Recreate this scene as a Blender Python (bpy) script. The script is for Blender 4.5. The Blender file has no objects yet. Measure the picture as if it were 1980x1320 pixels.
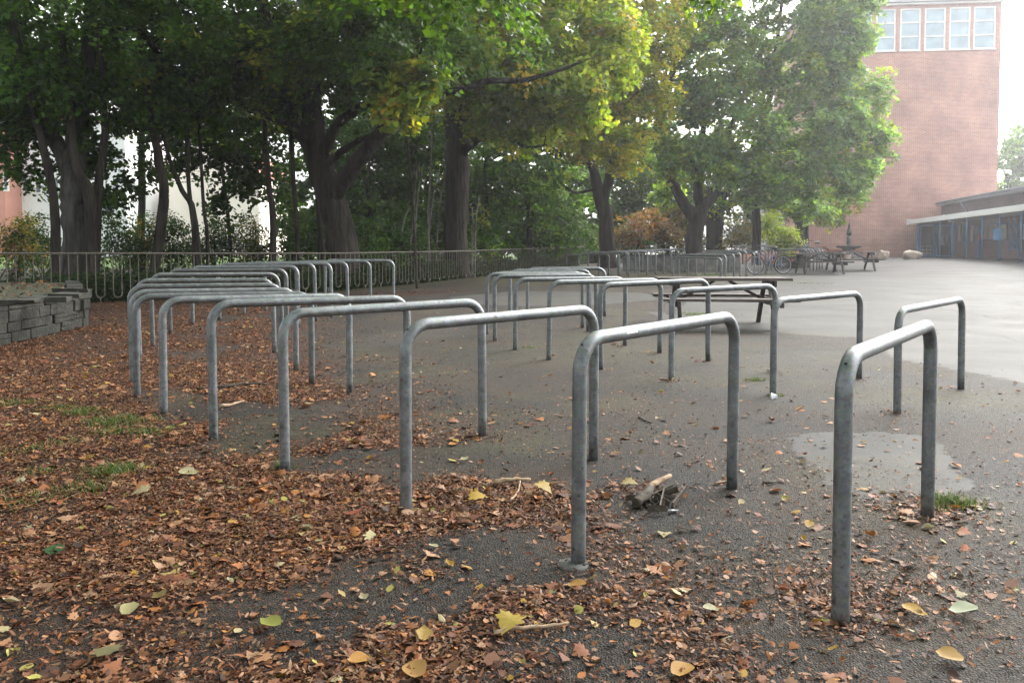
import bpy, math, numpy as np
from mathutils import Vector
rng = np.random.default_rng(7)
SC = bpy.context.scene
COL = SC.collection
R = math.radians
# ------------------------------------------------------------------ camera model (photograph 1980 x 1320)
F, PW, PH, EYE, HOR = 1550.0, 1980, 1320, 1.2, 490.0
TH = R(2.5)
YC = HOR + F * math.tan(TH)

def ray(x, y):
    u, v = (x - 990) / F, (YC - y) / F
    return np.array([u, math.cos(TH) + v * math.sin(TH), -math.sin(TH) + v * math.cos(TH)])

def at(x, y, Y):
    d = ray(x, y)
    return np.array([0, 0, EYE]) + d * (Y / d[1])

def proj(P):
    P = np.asarray(P, float)
    q = P - np.array([0, 0, EYE])
    dep = q[..., 1] * math.cos(TH) - q[..., 2] * math.sin(TH)
    up = q[..., 1] * math.sin(TH) + q[..., 2] * math.cos(TH)
    dep = np.where(dep < .05, .05, dep)
    return 990 + F * q[..., 0] / dep, YC - F * up / dep, dep

def ss(x, a, b):
    t = np.clip((np.asarray(x, float) - a) / (b - a), 0, 1)
    return t * t * (3 - 2 * t)

def gz(X, Y):
    X = np.asarray(X, float); Y = np.asarray(Y, float)
    t = Y - 9.5
    a = .0215 * .5 * (t + np.sqrt(t * t + 3)) + .25 * ss(X, 10, 22) * ss(Y, 20, 36)
    return .5 * (a + .95 - np.sqrt((a - .95) ** 2 + .004)) - .0016

def gp(x, y):
    d = ray(x, y); lo, hi = .5, 150.
    for _ in range(60):
        m = (lo + hi) / 2; p = np.array([0, 0, EYE]) + d * (m / d[1])
        if p[2] > gz(p[0], p[1]): lo = m
        else: hi = m
    return p

# ------------------------------------------------------------------ object helpers
def tag(o, label=None, cat=None, group=None, kind=None):
    if label: o['label'] = label
    if cat: o['category'] = cat
    if group: o['group'] = group
    if kind: o['kind'] = kind
    return o

def empty(name, loc, label, cat, group=None, rz=0):
    o = bpy.data.objects.new(name, None); COL.objects.link(o)
    o.location = loc; o.rotation_euler = (0, 0, rz); o.empty_display_size = .2
    return tag(o, label, cat, group)

def mesh_np(name, V, faces_flat, starts, mats, col=None, midx=None, smooth=False, attrs=None):
    me = bpy.data.meshes.new(name)
    V = np.asarray(V, np.float32)
    me.vertices.add(len(V)); me.vertices.foreach_set('co', V.ravel())
    me.loops.add(len(faces_flat)); me.loops.foreach_set('vertex_index', np.asarray(faces_flat, np.int32))
    me.polygons.add(len(starts)); me.polygons.foreach_set('loop_start', np.asarray(starts, np.int32))
    for m in mats: me.materials.append(m)
    if midx is not None: me.polygons.foreach_set('material_index', np.asarray(midx, np.int32))
    if smooth is True: me.polygons.foreach_set('use_smooth', np.ones(len(starts), bool))
    elif smooth is not False: me.polygons.foreach_set('use_smooth', np.asarray(smooth, bool))
    me.update(calc_edges=True)
    if col is not None:
        a = me.attributes.new('tone', 'FLOAT_COLOR', 'POINT')
        c = np.ones((len(V), 4), np.float32); c[:, :3] = col
        a.data.foreach_set('color', c.ravel())
    for k, v in (attrs or {}).items():
        a = me.attributes.new(k, 'FLOAT', 'POINT'); a.data.foreach_set('value', np.asarray(v, np.float32))
    return me

def link(name, me, parent=None, loc=None):
    o = bpy.data.objects.new(name, me); COL.objects.link(o)
    if parent is not None: o.parent = parent
    if loc is not None: o.location = loc
    return o

class MB:
    """collects boxes, tubes and lathes into one mesh"""
    def __init__(s): s.V = []; s.F = []; s.M = []; s.S = []
    def add(s, V, Fs, m=0, smooth=False):
        b = len(s.V); s.V += [tuple(map(float, v)) for v in V]
        for f in Fs: s.F.append([i + b for i in f]); s.M.append(m); s.S.append(smooth)
        return s
    def box(s, c, size, m=0, rot=None, jit=0):
        c = np.array(c, float); h = np.array(size, float) / 2
        P = np.array([[x, y, z] for x in (-1, 1) for y in (-1, 1) for z in (-1, 1)], float) * h
        if jit: P += rng.normal(0, jit, P.shape)
        if rot is not None: P = P @ np.array(rot, float).T
        return s.add(P + c, [(0, 1, 3, 2), (4, 6, 7, 5), (0, 4, 5, 1), (2, 3, 7, 6), (0, 2, 6, 4), (1, 5, 7, 3)], m)
    def beam(s, a, b, w, t, m=0, side=(0, 1, 0)):
        a = np.array(a, float); b = np.array(b, float); d = b - a; L = np.linalg.norm(d); d /= L
        sd = np.array(side, float); sd = sd - d * (sd @ d); sd /= np.linalg.norm(sd); u = np.cross(d, sd)
        return s.box((a + b) / 2, (L, w, t), m, np.stack([d, sd, u], 1))
    def tube(s, P, r, n=8, m=0, cap=True, rough=0):
        P = np.array(P, float); k = len(P); r = np.broadcast_to(np.array(r, float), (k,)).copy()
        T = np.gradient(P, axis=0); T /= np.linalg.norm(T, axis=1)[:, None] + 1e-9
        u = np.cross(T[0], (0, 0, 1.));
        if np.linalg.norm(u) < .1: u = np.cross(T[0], (0, 1., 0))
        u /= np.linalg.norm(u); V = []
        an = np.linspace(0, 2 * np.pi, n, endpoint=False)
        for i in range(k):
            u = u - T[i] * (u @ T[i]); u /= np.linalg.norm(u); w = np.cross(T[i], u)
            rr = r[i] * (1 + (rng.normal(0, rough, n) if rough else 0))
            V += list(P[i] + (np.cos(an) * rr)[:, None] * u + (np.sin(an) * rr)[:, None] * w)
        Fs = [(i * n + j, i * n + (j + 1) % n, (i + 1) * n + (j + 1) % n, (i + 1) * n + j) for i in range(k - 1) for j in range(n)]
        s.add(V, Fs, m, True)
        if cap:
            b = len(s.V) - len(V)
            s.F += [[b + j for j in range(n)][::-1], [b + (k - 1) * n + j for j in range(n)]]; s.M += [m, m]; s.S += [False, False]
        return s
    def lathe(s, prof, n=16, m=0, c=(0, 0, 0)):
        an = np.linspace(0, 2 * np.pi, n, endpoint=False); V = []
        for r, z in prof: V += [(c[0] + r * math.cos(a), c[1] + r * math.sin(a), c[2] + z) for a in an]
        k = len(prof)
        s.add(V, [(i * n + j, i * n + (j + 1) % n, (i + 1) * n + (j + 1) % n, (i + 1) * n + j) for i in range(k - 1) for j in range(n)], m, True)
        b = len(s.V) - len(V); s.F += [[b + (k - 1) * n + j for j in range(n)]]; s.M.append(m); s.S.append(False)
        return s
    def mesh(s, name, mats):
        fl = [i for f in s.F for i in f]; st = np.cumsum([0] + [len(f) for f in s.F[:-1]])
        return mesh_np(name, s.V, fl, st, mats if isinstance(mats, (list, tuple)) else [mats], midx=s.M, smooth=s.S)
    def build(s, name, mats, parent=None, loc=None):
        return link(name, s.mesh(name, mats), parent, loc)

# ------------------------------------------------------------------ materials
def newmat(name):
    m = bpy.data.materials.new(name); m.use_nodes = True; nt = m.node_tree
    b = nt.nodes['Principled BSDF']
    def N(t, **kw):
        n = nt.nodes.new(t)
        for k, v in kw.items():
            if k in ('inp',):
                for kk, vv in v.items(): n.inputs[kk].default_value = vv
            else: setattr(n, k, v)
        return n
    return m, nt, b, N, nt.links.new

def ramp(N, stops):
    r = N('ShaderNodeValToRGB'); e = r.color_ramp.elements
    while len(e) < len(stops): e.new(.5)
    for i, (p, c) in enumerate(stops):
        e[i].position = p; e[i].color = (*c, 1) if len(c) == 3 else c
    return r

def pmat(name, c1, c2, scale=8, rough=.7, metal=0, bump=0, bscale=None, spec=.4, stretch=(1, 1, 1), c3=None, lo=.35, hi=.65, rough2=None, bdist=.02):
    m, nt, b, N, L = newmat(name)
    tc = N('ShaderNodeTexCoord'); mp = N('ShaderNodeMapping'); mp.inputs['Scale'].default_value = stretch
    L(tc.outputs['Object'], mp.inputs['Vector'])
    n = N('ShaderNodeTexNoise', inp={'Scale': scale, 'Detail': 6, 'Roughness': .65}); L(mp.outputs[0], n.inputs['Vector'])
    st = [(lo, c1), (hi, c2)] if c3 is None else [(lo, c1), ((lo + hi) / 2, c3), (hi, c2)]
    r = ramp(N, st); L(n.outputs['Fac'], r.inputs[0]); L(r.outputs[0], b.inputs['Base Color'])
    b.inputs['Roughness'].default_value = rough; b.inputs['Metallic'].default_value = metal
    b.inputs['Specular IOR Level'].default_value = spec
    if rough2 is not None:
        mr = N('ShaderNodeMapRange', inp={'From Min': .3, 'From Max': .7, 'To Min': rough, 'To Max': rough2})
        L(n.outputs['Fac'], mr.inputs['Value']); L(mr.outputs[0], b.inputs['Roughness'])
    if bump:
        n2 = N('ShaderNodeTexNoise', inp={'Scale': bscale or scale * 3, 'Detail': 5}); L(mp.outputs[0], n2.inputs['Vector'])
        bp = N('ShaderNodeBump', inp={'Strength': bump, 'Distance': bdist}); L(n2.outputs['Fac'], bp.inputs['Height']); L(bp.outputs[0], b.inputs['Normal'])
    return m

M = {}
def galvanised():
    m, nt, b, N, L = newmat('galvanised_steel')
    g = N('ShaderNodeNewGeometry')
    v = N('ShaderNodeTexVoronoi', inp={'Scale': 90}); L(g.outputs['Position'], v.inputs['Vector'])
    n = N('ShaderNodeTexNoise', inp={'Scale': 14, 'Detail': 8, 'Roughness': .7}); L(g.outputs['Position'], n.inputs['Vector'])
    r = ramp(N, [(.3, (.088, .106, .116)), (.5, (.14, .163, .175)), (.72, (.225, .25, .262))]); L(n.outputs['Fac'], r.inputs[0])
    hs = N('ShaderNodeMix', data_type='RGBA', blend_type='MULTIPLY'); hs.inputs['Factor'].default_value = .35
    L(r.outputs[0], hs.inputs['A']); L(v.outputs['Color'], hs.inputs['B'])
    hsv = N('ShaderNodeHueSaturation', inp={'Saturation': .6, 'Value': 1.1}); L(hs.outputs['Result'], hsv.inputs['Color'])
    # dark speckle stains and grime, more of it low on the legs
    n3 = N('ShaderNodeTexNoise', inp={'Scale': 38, 'Detail': 4}); L(g.outputs['Position'], n3.inputs['Vector'])
    at_ = N('ShaderNodeAttribute', attribute_name='low')
    sm = N('ShaderNodeMath', operation='MULTIPLY_ADD', inp={1: .10}); L(at_.outputs['Fac'], sm.inputs[0]); L(n3.outputs['Fac'], sm.inputs[2])
    r3 = ramp(N, [(.6, (0, 0, 0)), (.8, (1, 1, 1))]); L(sm.outputs[0], r3.inputs[0])
    mx = N('ShaderNodeMix', data_type='RGBA'); L(r3.outputs[0], mx.inputs['Factor']); L(hsv.outputs[0], mx.inputs['A']); mx.inputs['B'].default_value = (.05, .05, .048, 1)
    oi = N('ShaderNodeObjectInfo'); pm = N('ShaderNodeVectorMath', operation='MULTIPLY_ADD'); pm.inputs[1].default_value = (1, 1, 3.5); L(g.outputs['Position'], pm.inputs[0]); L(oi.outputs['Random'], pm.inputs[2])
    n4 = N('ShaderNodeTexNoise', inp={'Scale': 7, 'Detail': 9, 'Roughness': .78}); L(pm.outputs[0], n4.inputs['Vector'])
    r4 = ramp(N, [(.60, (0, 0, 0)), (.70, (1, 1, 1))]); L(n4.outputs['Fac'], r4.inputs[0])
    ms4 = N('ShaderNodeMath', operation='MULTIPLY', inp={1: .45}); L(r4.outputs[0], ms4.inputs[0])
    mw = N('ShaderNodeMix', data_type='RGBA'); L(ms4.outputs[0], mw.inputs['Factor']); L(mx.outputs['Result'], mw.inputs['A']); mw.inputs['B'].default_value = (.36, .38, .39, 1)
    vr = N('ShaderNodeMapRange', inp={'To Min': .82, 'To Max': 1.18}); L(oi.outputs['Random'], vr.inputs['Value'])
    hv = N('ShaderNodeHueSaturation'); L(vr.outputs[0], hv.inputs['Value']); L(mw.outputs['Result'], hv.inputs['Color'])
    rn = N('ShaderNodeMath', operation='MULTIPLY'); L(at_.outputs['Fac'], rn.inputs[0]); L(n4.outputs['Fac'], rn.inputs[1])
    rr5 = ramp(N, [(.46, (0, 0, 0)), (.60, (.4, .4, .4))]); L(rn.outputs[0], rr5.inputs[0])
    ru = N('ShaderNodeMix', data_type='RGBA'); L(rr5.outputs[0], ru.inputs['Factor']); L(hv.outputs[0], ru.inputs['A']); ru.inputs['B'].default_value = (.075, .045, .028, 1)
    L(ru.outputs['Result'], b.inputs['Base Color'])
    b.inputs['Metallic'].default_value = .55
    mr = N('ShaderNodeMapRange', inp={'From Min': .3, 'From Max': .7, 'To Min': .36, 'To Max': .56}); L(n.outputs['Fac'], mr.inputs['Value']); L(mr.outputs[0], b.inputs['Roughness'])
    bp = N('ShaderNodeBump', inp={'Strength': .25, 'Distance': .004}); L(n3.outputs['Fac'], bp.inputs['Height']); L(bp.outputs[0], b.inputs['Normal'])
    return m

def leafmat(name, trans=.35, rough=.5, tmul=(1.5, 1.5, .7)):
    m, nt, b, N, L = newmat(name)
    a = N('ShaderNodeAttribute', attribute_name='tone')
    L(a.outputs['Color'], b.inputs['Base Color']); b.inputs['Roughness'].default_value = rough; b.inputs['Specular IOR Level'].default_value = .2
    if trans:
        t = N('ShaderNodeBsdfTranslucent'); mu = N('ShaderNodeMix', data_type='RGBA', blend_type='MULTIPLY'); mu.inputs['Factor'].default_value = 1
        L(a.outputs['Color'], mu.inputs['A']); mu.inputs['B'].default_value = (*tmul, 1); L(mu.outputs['Result'], t.inputs['Color'])
        mx = N('ShaderNodeMixShader'); mx.inputs[0].default_value = trans
        L(b.outputs[0], mx.inputs[1]); L(t.outputs[0], mx.inputs[2]); L(mx.outputs[0], nt.nodes['Material Output'].inputs['Surface'])
    return m

def brickmat(name, c1, c2, mortar, bw=.25, bh=.075, var=1.0, ms=.012):
    m, nt, b, N, L = newmat(name)
    uv = N('ShaderNodeUVMap', uv_map='wall')
    br = N('ShaderNodeTexBrick', inp={'Color1': (*c1, 1), 'Color2': (*c2, 1), 'Mortar': (*mortar, 1), 'Scale': 1, 'Mortar Size': ms, 'Brick Width': bw, 'Row Height': bh, 'Bias': 0})
    L(uv.outputs[0], br.inputs['Vector'])
    n = N('ShaderNodeTexNoise', inp={'Scale': .55, 'Detail': 8, 'Roughness': .6}); L(uv.outputs[0], n.inputs['Vector'])
    r = ramp(N, [(.3, (.72, .70, .72)), (.7, (1.2, 1.15, 1.12))]); L(n.outputs['Fac'], r.inputs[0])
    mu = N('ShaderNodeMix', data_type='RGBA', blend_type='MULTIPLY'); mu.inputs['Factor'].default_value = var
    L(br.outputs['Color'], mu.inputs['A']); L(r.outputs[0], mu.inputs['B']); L(mu.outputs['Result'], b.inputs['Base Color'])
    b.inputs['Roughness'].default_value = .85
    return m

def glassmat(name, c, rough=.08):
    m, nt, b, N, L = newmat(name)
    g = N('ShaderNodeNewGeometry'); n = N('ShaderNodeTexNoise', inp={'Scale': 1.3, 'Detail': 3}); L(g.outputs['Position'], n.inputs['Vector'])
    r = ramp(N, [(.35, tuple(k * .7 for k in c)), (.65, c)]); L(n.outputs['Fac'], r.inputs[0]); L(r.outputs[0], b.inputs['Base Color'])
    b.inputs['Roughness'].default_value = rough; b.inputs['Specular IOR Level'].default_value = .8
    return m

M['steel'] = galvanised()
M['leaf'] = leafmat('tree_leaf', .55, .45, (1.6, 1.5, .6))
M['litter'] = leafmat('fallen_leaf', .12, .6, (1.2, 1.1, .8))
M['grass'] = leafmat('grass_blade', .3, .5, (1.3, 1.4, .6))
M['bark'] = pmat('bark', (.016, .014, .012), (.06, .052, .044), 6, .95, bump=1.0, bscale=14, stretch=(1, 1, .16), spec=.1, bdist=.09)
M['bark_grey'] = pmat('grey_bark', (.022, .02, .018), (.10, .096, .086), 5, .95, bump=1.0, bscale=10, stretch=(1, 1, .16), spec=.1, bdist=.09)
M['bark_pale'] = pmat('pale_bark', (.05, .045, .035), (.26, .25, .22), 8, .9, bump=.4, stretch=(1, 1, .5), lo=.3, hi=.6, spec=.1)
M['fence'] = pmat('weathered_iron', (.075, .066, .054), (.19, .17, .14), 20, .6, metal=.2, spec=.3)
M['wood'] = pmat('weathered_wood', (.035, .028, .026), (.11, .092, .084), 6, .75, bump=.5, bscale=18, stretch=(.25, 3, 3))
M['wood_dark'] = pmat('dark_wood', (.022, .018, .016), (.06, .05, .044), 6, .75, bump=.4, stretch=(1, 1, .4))
M['wood_pale'] = pmat('pale_wood', (.10, .09, .08), (.26, .24, .215), 6, .75, bump=.4, stretch=(1, 1, .4))  # lighter wood tone, used on one leg of each table
M['stone'] = pmat('grey_stone', (.011, .011, .0095), (.040, .039, .033), 5, .9, bump=.9, bscale=22, c3=(.021, .022, .017))
M['stone_top'] = pmat('mossy_slab', (.018, .020, .014), (.055, .053, .045), 7, .95, bump=.7)
M['soil'] = pmat('soil', (.016, .013, .008), (.040, .032, .020), 6, .95, bump=.8, c3=(.026, .034, .010))
M['concrete'] = pmat('old_concrete', (.10, .098, .09), (.24, .23, .215), 3, .9, bump=.3)
M['conc_dark'] = pmat('dark_concrete', (.05, .05, .05), (.10, .10, .098), 3, .9, bump=.3)
M['white'] = pmat('white_paint', (.70, .70, .69), (.80, .80, .79), 2, .5)
M['cream'] = pmat('cream_render', (.74, .66, .59), (.80, .73, .66), .6, .9)
M['greyrender'] = pmat('grey_render', (.33, .34, .34), (.42, .43, .43), .6, .9)
M['pink'] = pmat('salmon_render', (.48, .21, .16), (.56, .26, .20), .6, .9)
M['whiter'] = pmat('white_render', (.68, .70, .70), (.76, .77, .77), .6, .9)
M['rooftile'] = pmat('red_tiles', (.28, .07, .04), (.40, .13, .08), 6, .8)
M['roofgrey'] = pmat('roof_felt', (.12, .125, .13), (.2, .2, .21), 3, .8)
M['zinc'] = pmat('eave_metal', (.36, .37, .42), (.46, .47, .52), 2, .5, metal=.3)
M['fascia'] = pmat('pale_fascia', (.84, .84, .83), (.90, .90, .89), 1.2, .6, stretch=(.3, .3, 2))
M['blue'] = pmat('blue_paint', (.05, .19, .42), (.09, .27, .50), 3, .45)
M['bluedark'] = pmat('dark_blue_paint', (.030, .055, .16), (.06, .095, .22), 2, .5)
M['glass'] = glassmat('window_glass', (.10, .12, .14))
M['glass_blue'] = glassmat('tower_glass', (.36, .48, .54), .15)
M['panel'] = pmat('pale_panel', (.42, .36, .28), (.5, .44, .36), 2, .5)
M['boulder'] = pmat('pinkish_boulder', (.26, .19, .15), (.50, .42, .36), 2.2, .9, bump=.8, bscale=9)
M['bronze'] = pmat('bronze', (.03, .04, .038), (.09, .10, .09), 6, .5, metal=.5)
M['rubber'] = pmat('tyre_rubber', (.015, .015, .015), (.03, .03, .03), 9, .8)
M['rim'] = pmat('rim_alloy', (.35, .36, .37), (.5, .5, .51), 9, .35, metal=.8)
M['redpaint'] = pmat('red_plastic', (.45, .05, .035), (.55, .08, .055), 5, .4)
M['black'] = pmat('black_plastic', (.015, .015, .017), (.03, .03, .033), 9, .5)
M['sticker'] = pmat('sticker_paper', (.70, .66, .66), (.78, .75, .75), 4, .5)
M['ink'] = pmat('grey_ink', (.30, .27, .30), (.4, .36, .4), 4, .6)
M['hole'] = pmat('hole_dark', (.004, .004, .004), (.008, .008, .008), 4, .9)
M['paper'] = pmat('white_paper', (.72, .74, .78), (.82, .84, .86), 4, .6)
M['stick'] = pmat('dry_stick', (.16, .10, .06), (.40, .30, .20), 12, .85, bump=.4, stretch=(.4, 2, 2))
M['stick_dark'] = pmat('wet_stick', (.02, .016, .012), (.06, .045, .03), 12, .8, bump=.4)
M['brick'] = brickmat('red_brick', (.41, .150, .105), (.50, .225, .165), (.48, .41, .36), .26, .0833, ms=.016)
M['brick_soldier'] = brickmat('soldier_brick', (.36, .145, .12), (.48, .225, .19), (.46, .40, .38), .085, .5, ms=.012)
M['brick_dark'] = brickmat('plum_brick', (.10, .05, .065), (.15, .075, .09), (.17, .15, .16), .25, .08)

# ------------------------------------------------------------------ bicycle racks (bent tube hoops)
TUBE = .0285
FEET = []
def hoop(PL, PR, hL, hR, label, group, rb=.13, n=16, r=TUBE):
    """PL, PR ground points of the two legs; mesh in the frame of the left leg"""
    FEET.extend([(PL[0], PL[1]), (PR[0], PR[1])])
    PL = np.array(PL); d = np.array([PR[0] - PL[0], PR[1] - PL[1], 0]); Ln = np.hypot(d[0], d[1]); ex = d / Ln
    a0 = np.array([0, 0, -.04]); b0 = ex * Ln + np.array([0, 0, PR[2] - PL[2] - .04])
    zt0, zt1 = hL - r, PR[2] - PL[2] + hR - r
    lean = ex * rng.normal(0, .006) + np.array([-ex[1], ex[0], 0]) * rng.normal(0, .006)
    tl = np.array([0, 0, zt0]) + lean; tr = ex * Ln + np.array([0, 0, zt1]) + lean
    bar = (tr - tl) / np.linalg.norm(tr - tl)
    pts = [a0]
    for t in np.linspace(.12, 1, 5): pts.append(a0 + (tl - np.array([0, 0, rb]) - a0) * t)
    k = 9
    for i in range(1, k + 1):
        a = i / k * math.pi / 2; pts.append(tl + np.array([0, 0, -rb]) + bar * rb * (1 - math.cos(a)) + np.array([0, 0, rb]) * math.sin(a))
    for t in np.linspace(.15, .85, 5): pts.append(tl + bar * rb + (tr - tl - 2 * bar * rb) * t)
    for i in range(0, k + 1):
        a = i / k * math.pi / 2; pts.append(tr - bar * rb + bar * rb * math.sin(a) + np.array([0, 0, rb]) * (math.cos(a) - 1))
    e = tr - np.array([0, 0, rb])
    for t in np.linspace(.2, 1, 5): pts.append(e + (b0 - e) * t)
    mb = MB(); mb.tube(pts, r, n)
    # drilled drain hole in the outer face of each bend, rim of mortar at each foot
    for c, s in ((tl, -1), (tr, 1)):
        o = c + np.array([0, 0, -rb]) - s * bar * rb
        nrm = (s * bar * .72 + np.array([0, 0, .69])); nrm /= np.linalg.norm(nrm)
        side = np.array([-ex[1], ex[0], 0]); ctr = o + nrm * (rb + r - .0006)
        q = []
        for j in range(10):
            a = j / 10 * 2 * math.pi; q.append(ctr + nrm * .0022 + .0055 * (math.cos(a) * side + math.sin(a) * np.cross(nrm, side)))
        mb.add(q, [list(range(10))], 1)
    me = mb.mesh('bike_rack', [M['steel'], M['hole']])
    z = np.array(mb.V)[:, 2]; zrel = z - np.where(np.hypot(*(np.array(mb.V)[:, :2] - (ex * Ln)[:2]).T) < Ln / 2, PR[2] - PL[2], 0)
    a = me.attributes.new('low', 'FLOAT', 'POINT'); a.data.foreach_set('value', np.clip(1 - zrel / .45, 0, 1).astype(np.float32))
    o = link('bike_rack', me, None, PL)
    return tag(o, label, 'bike rack', group), tl, tr, ex

def hp(Lx, Ly, Lt, Rx, Ry, Rt, label, group, **kw):
    PL, PR = gp(Lx, Ly), gp(Rx, Ry)
    hL = at(Lx, Lt, PL[1])[2] - PL[2]; hR = at(Rx, Rt, PR[1])[2] - PR[2]
    return hoop(PL, PR, hL, hR, label, group, **kw)

G1, G2 = 'bike racks in the long arc along the fallen leaves', 'bike racks in the second arc before the picnic table'
ROW1 = [
 (1625, 1200, 676, 1793, 998, 614, 'closest and largest steel hoop, standing beside the rounded grey asphalt patch'),
 (1118, 1090, 643, 1415, 943, 599, 'steel hoop with a small white sticker on its top tube'),
 (785, 990, 617, 1147, 888, 587, 'steel hoop next behind the one with the white sticker, one foot in leaves'),
 (551, 908, 597, 933, 842, 575, 'steel hoop with grass at its foot, fourth from the camera in the long arc'),
 (413, 848, 579, 788, 798, 569, 'fifth hoop from the camera in the long arc, near foot deep in leaves'),
 (317, 799, 573, 676, 760, 566, 'sixth hoop from the camera in the long arc, beside a pale stick'),
 (265, 767, 567, 603, 742, 562, 'seventh hoop from the camera in the long arc, past the grass tufts'),
 (258, 740, 559, 573, 718, 555, 'eighth hoop from the camera in the long arc, top tube just behind the seventh'),
 (256, 715, 549, 546, 699, 546, 'ninth hoop from the camera in the long arc, half hidden by hoops before it'),
 (270, 692, 538, 531, 682, 537, 'tenth hoop from the camera in the long arc, level with the stone planter corner'),
 (296, 671, 527, 541, 656, 526, 'eleventh hoop from the camera in the long arc, opposite the stone planter'),
 (330, 645, 519, 556, 643, 518, 'twelfth hoop from the camera in the long arc, feet in dense leaves'),
 (373, 627, 513, 577, 633, 512, 'thirteenth hoop from the camera in the long arc, sixth from its far end'),
 (425, 618, 508, 611, 622, 507, 'fifth hoop from the fence end of the long arc'),
 (472, 608, 506, 641, 614, 506.5, 'fourth hoop from the fence end of the long arc'),
 (514, 601, 505, 673, 605, 504.5, 'third hoop from the fence end of the long arc'),
 (574, 596, 503, 717, 597, 503, 'second to last hoop at the fence end of the long arc'),
 (629, 590, 500.5, 761, 589, 501.5, 'last hoop of the long arc, closest to the iron fence'),
]
rack_sticker = None
for i, (a, b, c, d, e, f, lab) in enumerate(ROW1):
    res = hp(a, b, c, d, e, f, lab, G1)
    if i == 1: rack_sticker = res
ROW2 = [
 (1735, 798, 594, 1858, 752, 572, 'steel hoop standing alone at the open end of the second arc, on mossy asphalt'),
 (1495, 762, 575, 1661, 732, 561, 'steel hoop whose near leg hides the end of the front picnic table'),
 (1298, 734, 557, 1497, 718, 547, 'steel hoop standing right in front of the picnic table seat'),
 (1161, 714, 546, 1369, 698, 537, 'fourth hoop of the second arc, its bend in front of the tabletop end'),
 (1061, 695, 541, 1275, 682, 537, 'fifth hoop of the second arc, counted from its open end'),
 (996, 676, 536, 1208, 668, 534, 'sixth hoop of the second arc, counted from its open end'),
 (957, 659, 530, 1153, 654, 529, 'seventh hoop of the second arc, fifth from its far end'),
 (941, 646, 526, 1137, 641, 526, 'eighth hoop of the second arc, with the outermost bend on that side'),
 (957, 631, 524, 1126, 634, 523.5, 'third hoop from the far end of the second arc'),
 (986, 620, 520, 1141, 622, 520, 'second to last hoop at the far end of the second arc'),
 (1020, 610, 516.5, 1169, 611, 516, 'last hoop of the second arc, nearest the fence'),
]
for r_ in ROW2: hp(*r_[:6], r_[6], G2)
G3 = 'bike racks in the far row beside the low concrete wall'
ORD = ['first', 'second', 'third', 'fourth', 'fifth', 'sixth', 'seventh', 'eighth', 'ninth', 'tenth']
for i, (lx, rx, by, ty) in enumerate([(1095, 1177, 533, 491), (1120, 1197, 533.5, 489), (1137, 1215, 534, 486), (1158, 1235, 534, 486), (1176, 1251, 532.5, 485), (1195, 1268, 531, 484), (1212, 1283, 529.5, 483), (1228, 1298, 528, 482), (1242, 1310, 526.5, 481.5), (1258, 1324, 525, 481)]):
    hp(lx, by - 1, ty, rx, by, ty, ORD[i] + ' hoop from the fence side in the row before the low concrete wall', G3, n=10, rb=.12)
G4 = 'slightly splayed bike racks in front of the low concrete wall'
for i, q in enumerate([(1301, 538, 495, 1394, 543, 498), (1313, 536, 491, 1403, 542, 491.5), (1330, 535, 490, 1419, 541, 490.5), (1346, 533, 488, 1431, 538, 487), (1363, 532, 485, 1443, 536, 484.5), (1385, 530, 487, 1458, 533, 487), (1396, 529, 488, 1467, 531, 488), (1410, 527, 484, 1481, 529, 484)]):
    hp(*q, ORD[i] + ' splayed hoop counted from the picnic table towards the parked bicycle', G4, n=10, rb=.12)
G5 = 'bike racks behind the far picnic tables'
for i, (rx, by) in enumerate([(1559, 525), (1566, 524), (1573, 523), (1579, 521.5), (1584.5, 520.5), (1590, 519)]):
    hp(rx - 74, by - .5, 481.5, rx, by, 481, ORD[i] + ' hoop in the row behind the far picnic tables, counted from the yard', G5, n=8, rb=.12)
G6 = 'bike racks behind the trunk at the end of the brick wall'
for i, (rx, by) in enumerate([(1470, 512), (1479, 511.5), (1486, 511), (1492, 510.5)]):
    hp(rx - 56, by, 475, rx, by, 474.5, ORD[i] + ' hoop of the short row behind the slim dark trunk', G6, n=8, rb=.12)
G7 = 'bike racks before the brick tower'
for i, rx in enumerate([1549, 1553.5, 1558, 1562, 1566]):
    hp(rx - 50, 508 - i * .4, 473, rx, 508 - i * .4, 473, ORD[i] + ' hoop of the most distant row, by the yellow-green bush and tower', G7, n=8, rb=.12)

# sticker on the second hoop
o, tl, tr, ex = rack_sticker
bar = (tr - tl); Lb = np.linalg.norm(bar); bar /= Lb
side = np.array([ex[1], -ex[0], 0.]);
if side[1] > 0: side = -side
upv = np.cross(bar, side); upv = upv if upv[2] > 0 else -upv
mb = MB(); rr = TUBE + .0006; s0, s1 = .285, .365; V = []; n = 7
for i in range(n):
    a = R(2 + 66 * i / (n - 1)); off = side * math.cos(a) * rr + upv * math.sin(a) * rr
    V += [tl + bar * s0 + off, tl + bar * s1 + off]
mb.add(V, [(2 * i, 2 * i + 1, 2 * i + 3, 2 * i + 2) for i in range(n - 1)], 0, True)
def onbar(s, deg, h): a = R(deg); return tl + bar * s + (side * math.cos(a) + upv * math.sin(a)) * (rr + h)
for (a, b_, d0, d1) in ((.290, .300, 12, 34), (.308, .345, 30, 34), (.308, .338, 22, 26), (.308, .341, 14, 18)):
    mb.add([onbar(a, d0, .0005), onbar(b_, d0, .0005), onbar(b_, d1, .0005), onbar(a, d1, .0005)], [(0, 1, 2, 3)], 1)
mb.build('sticker', [M['sticker'], M['ink']], o)
# mortar ring where the second hoop enters the ground
p0 = gp(1108, 1092); mb = MB()
mb.lathe([(.062, -.004), (.06, .006), (.03, .011)], 14); mb.build('footing', [M['conc_dark']], o, tuple(np.array(p0) - np.array(o.location)))

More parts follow.
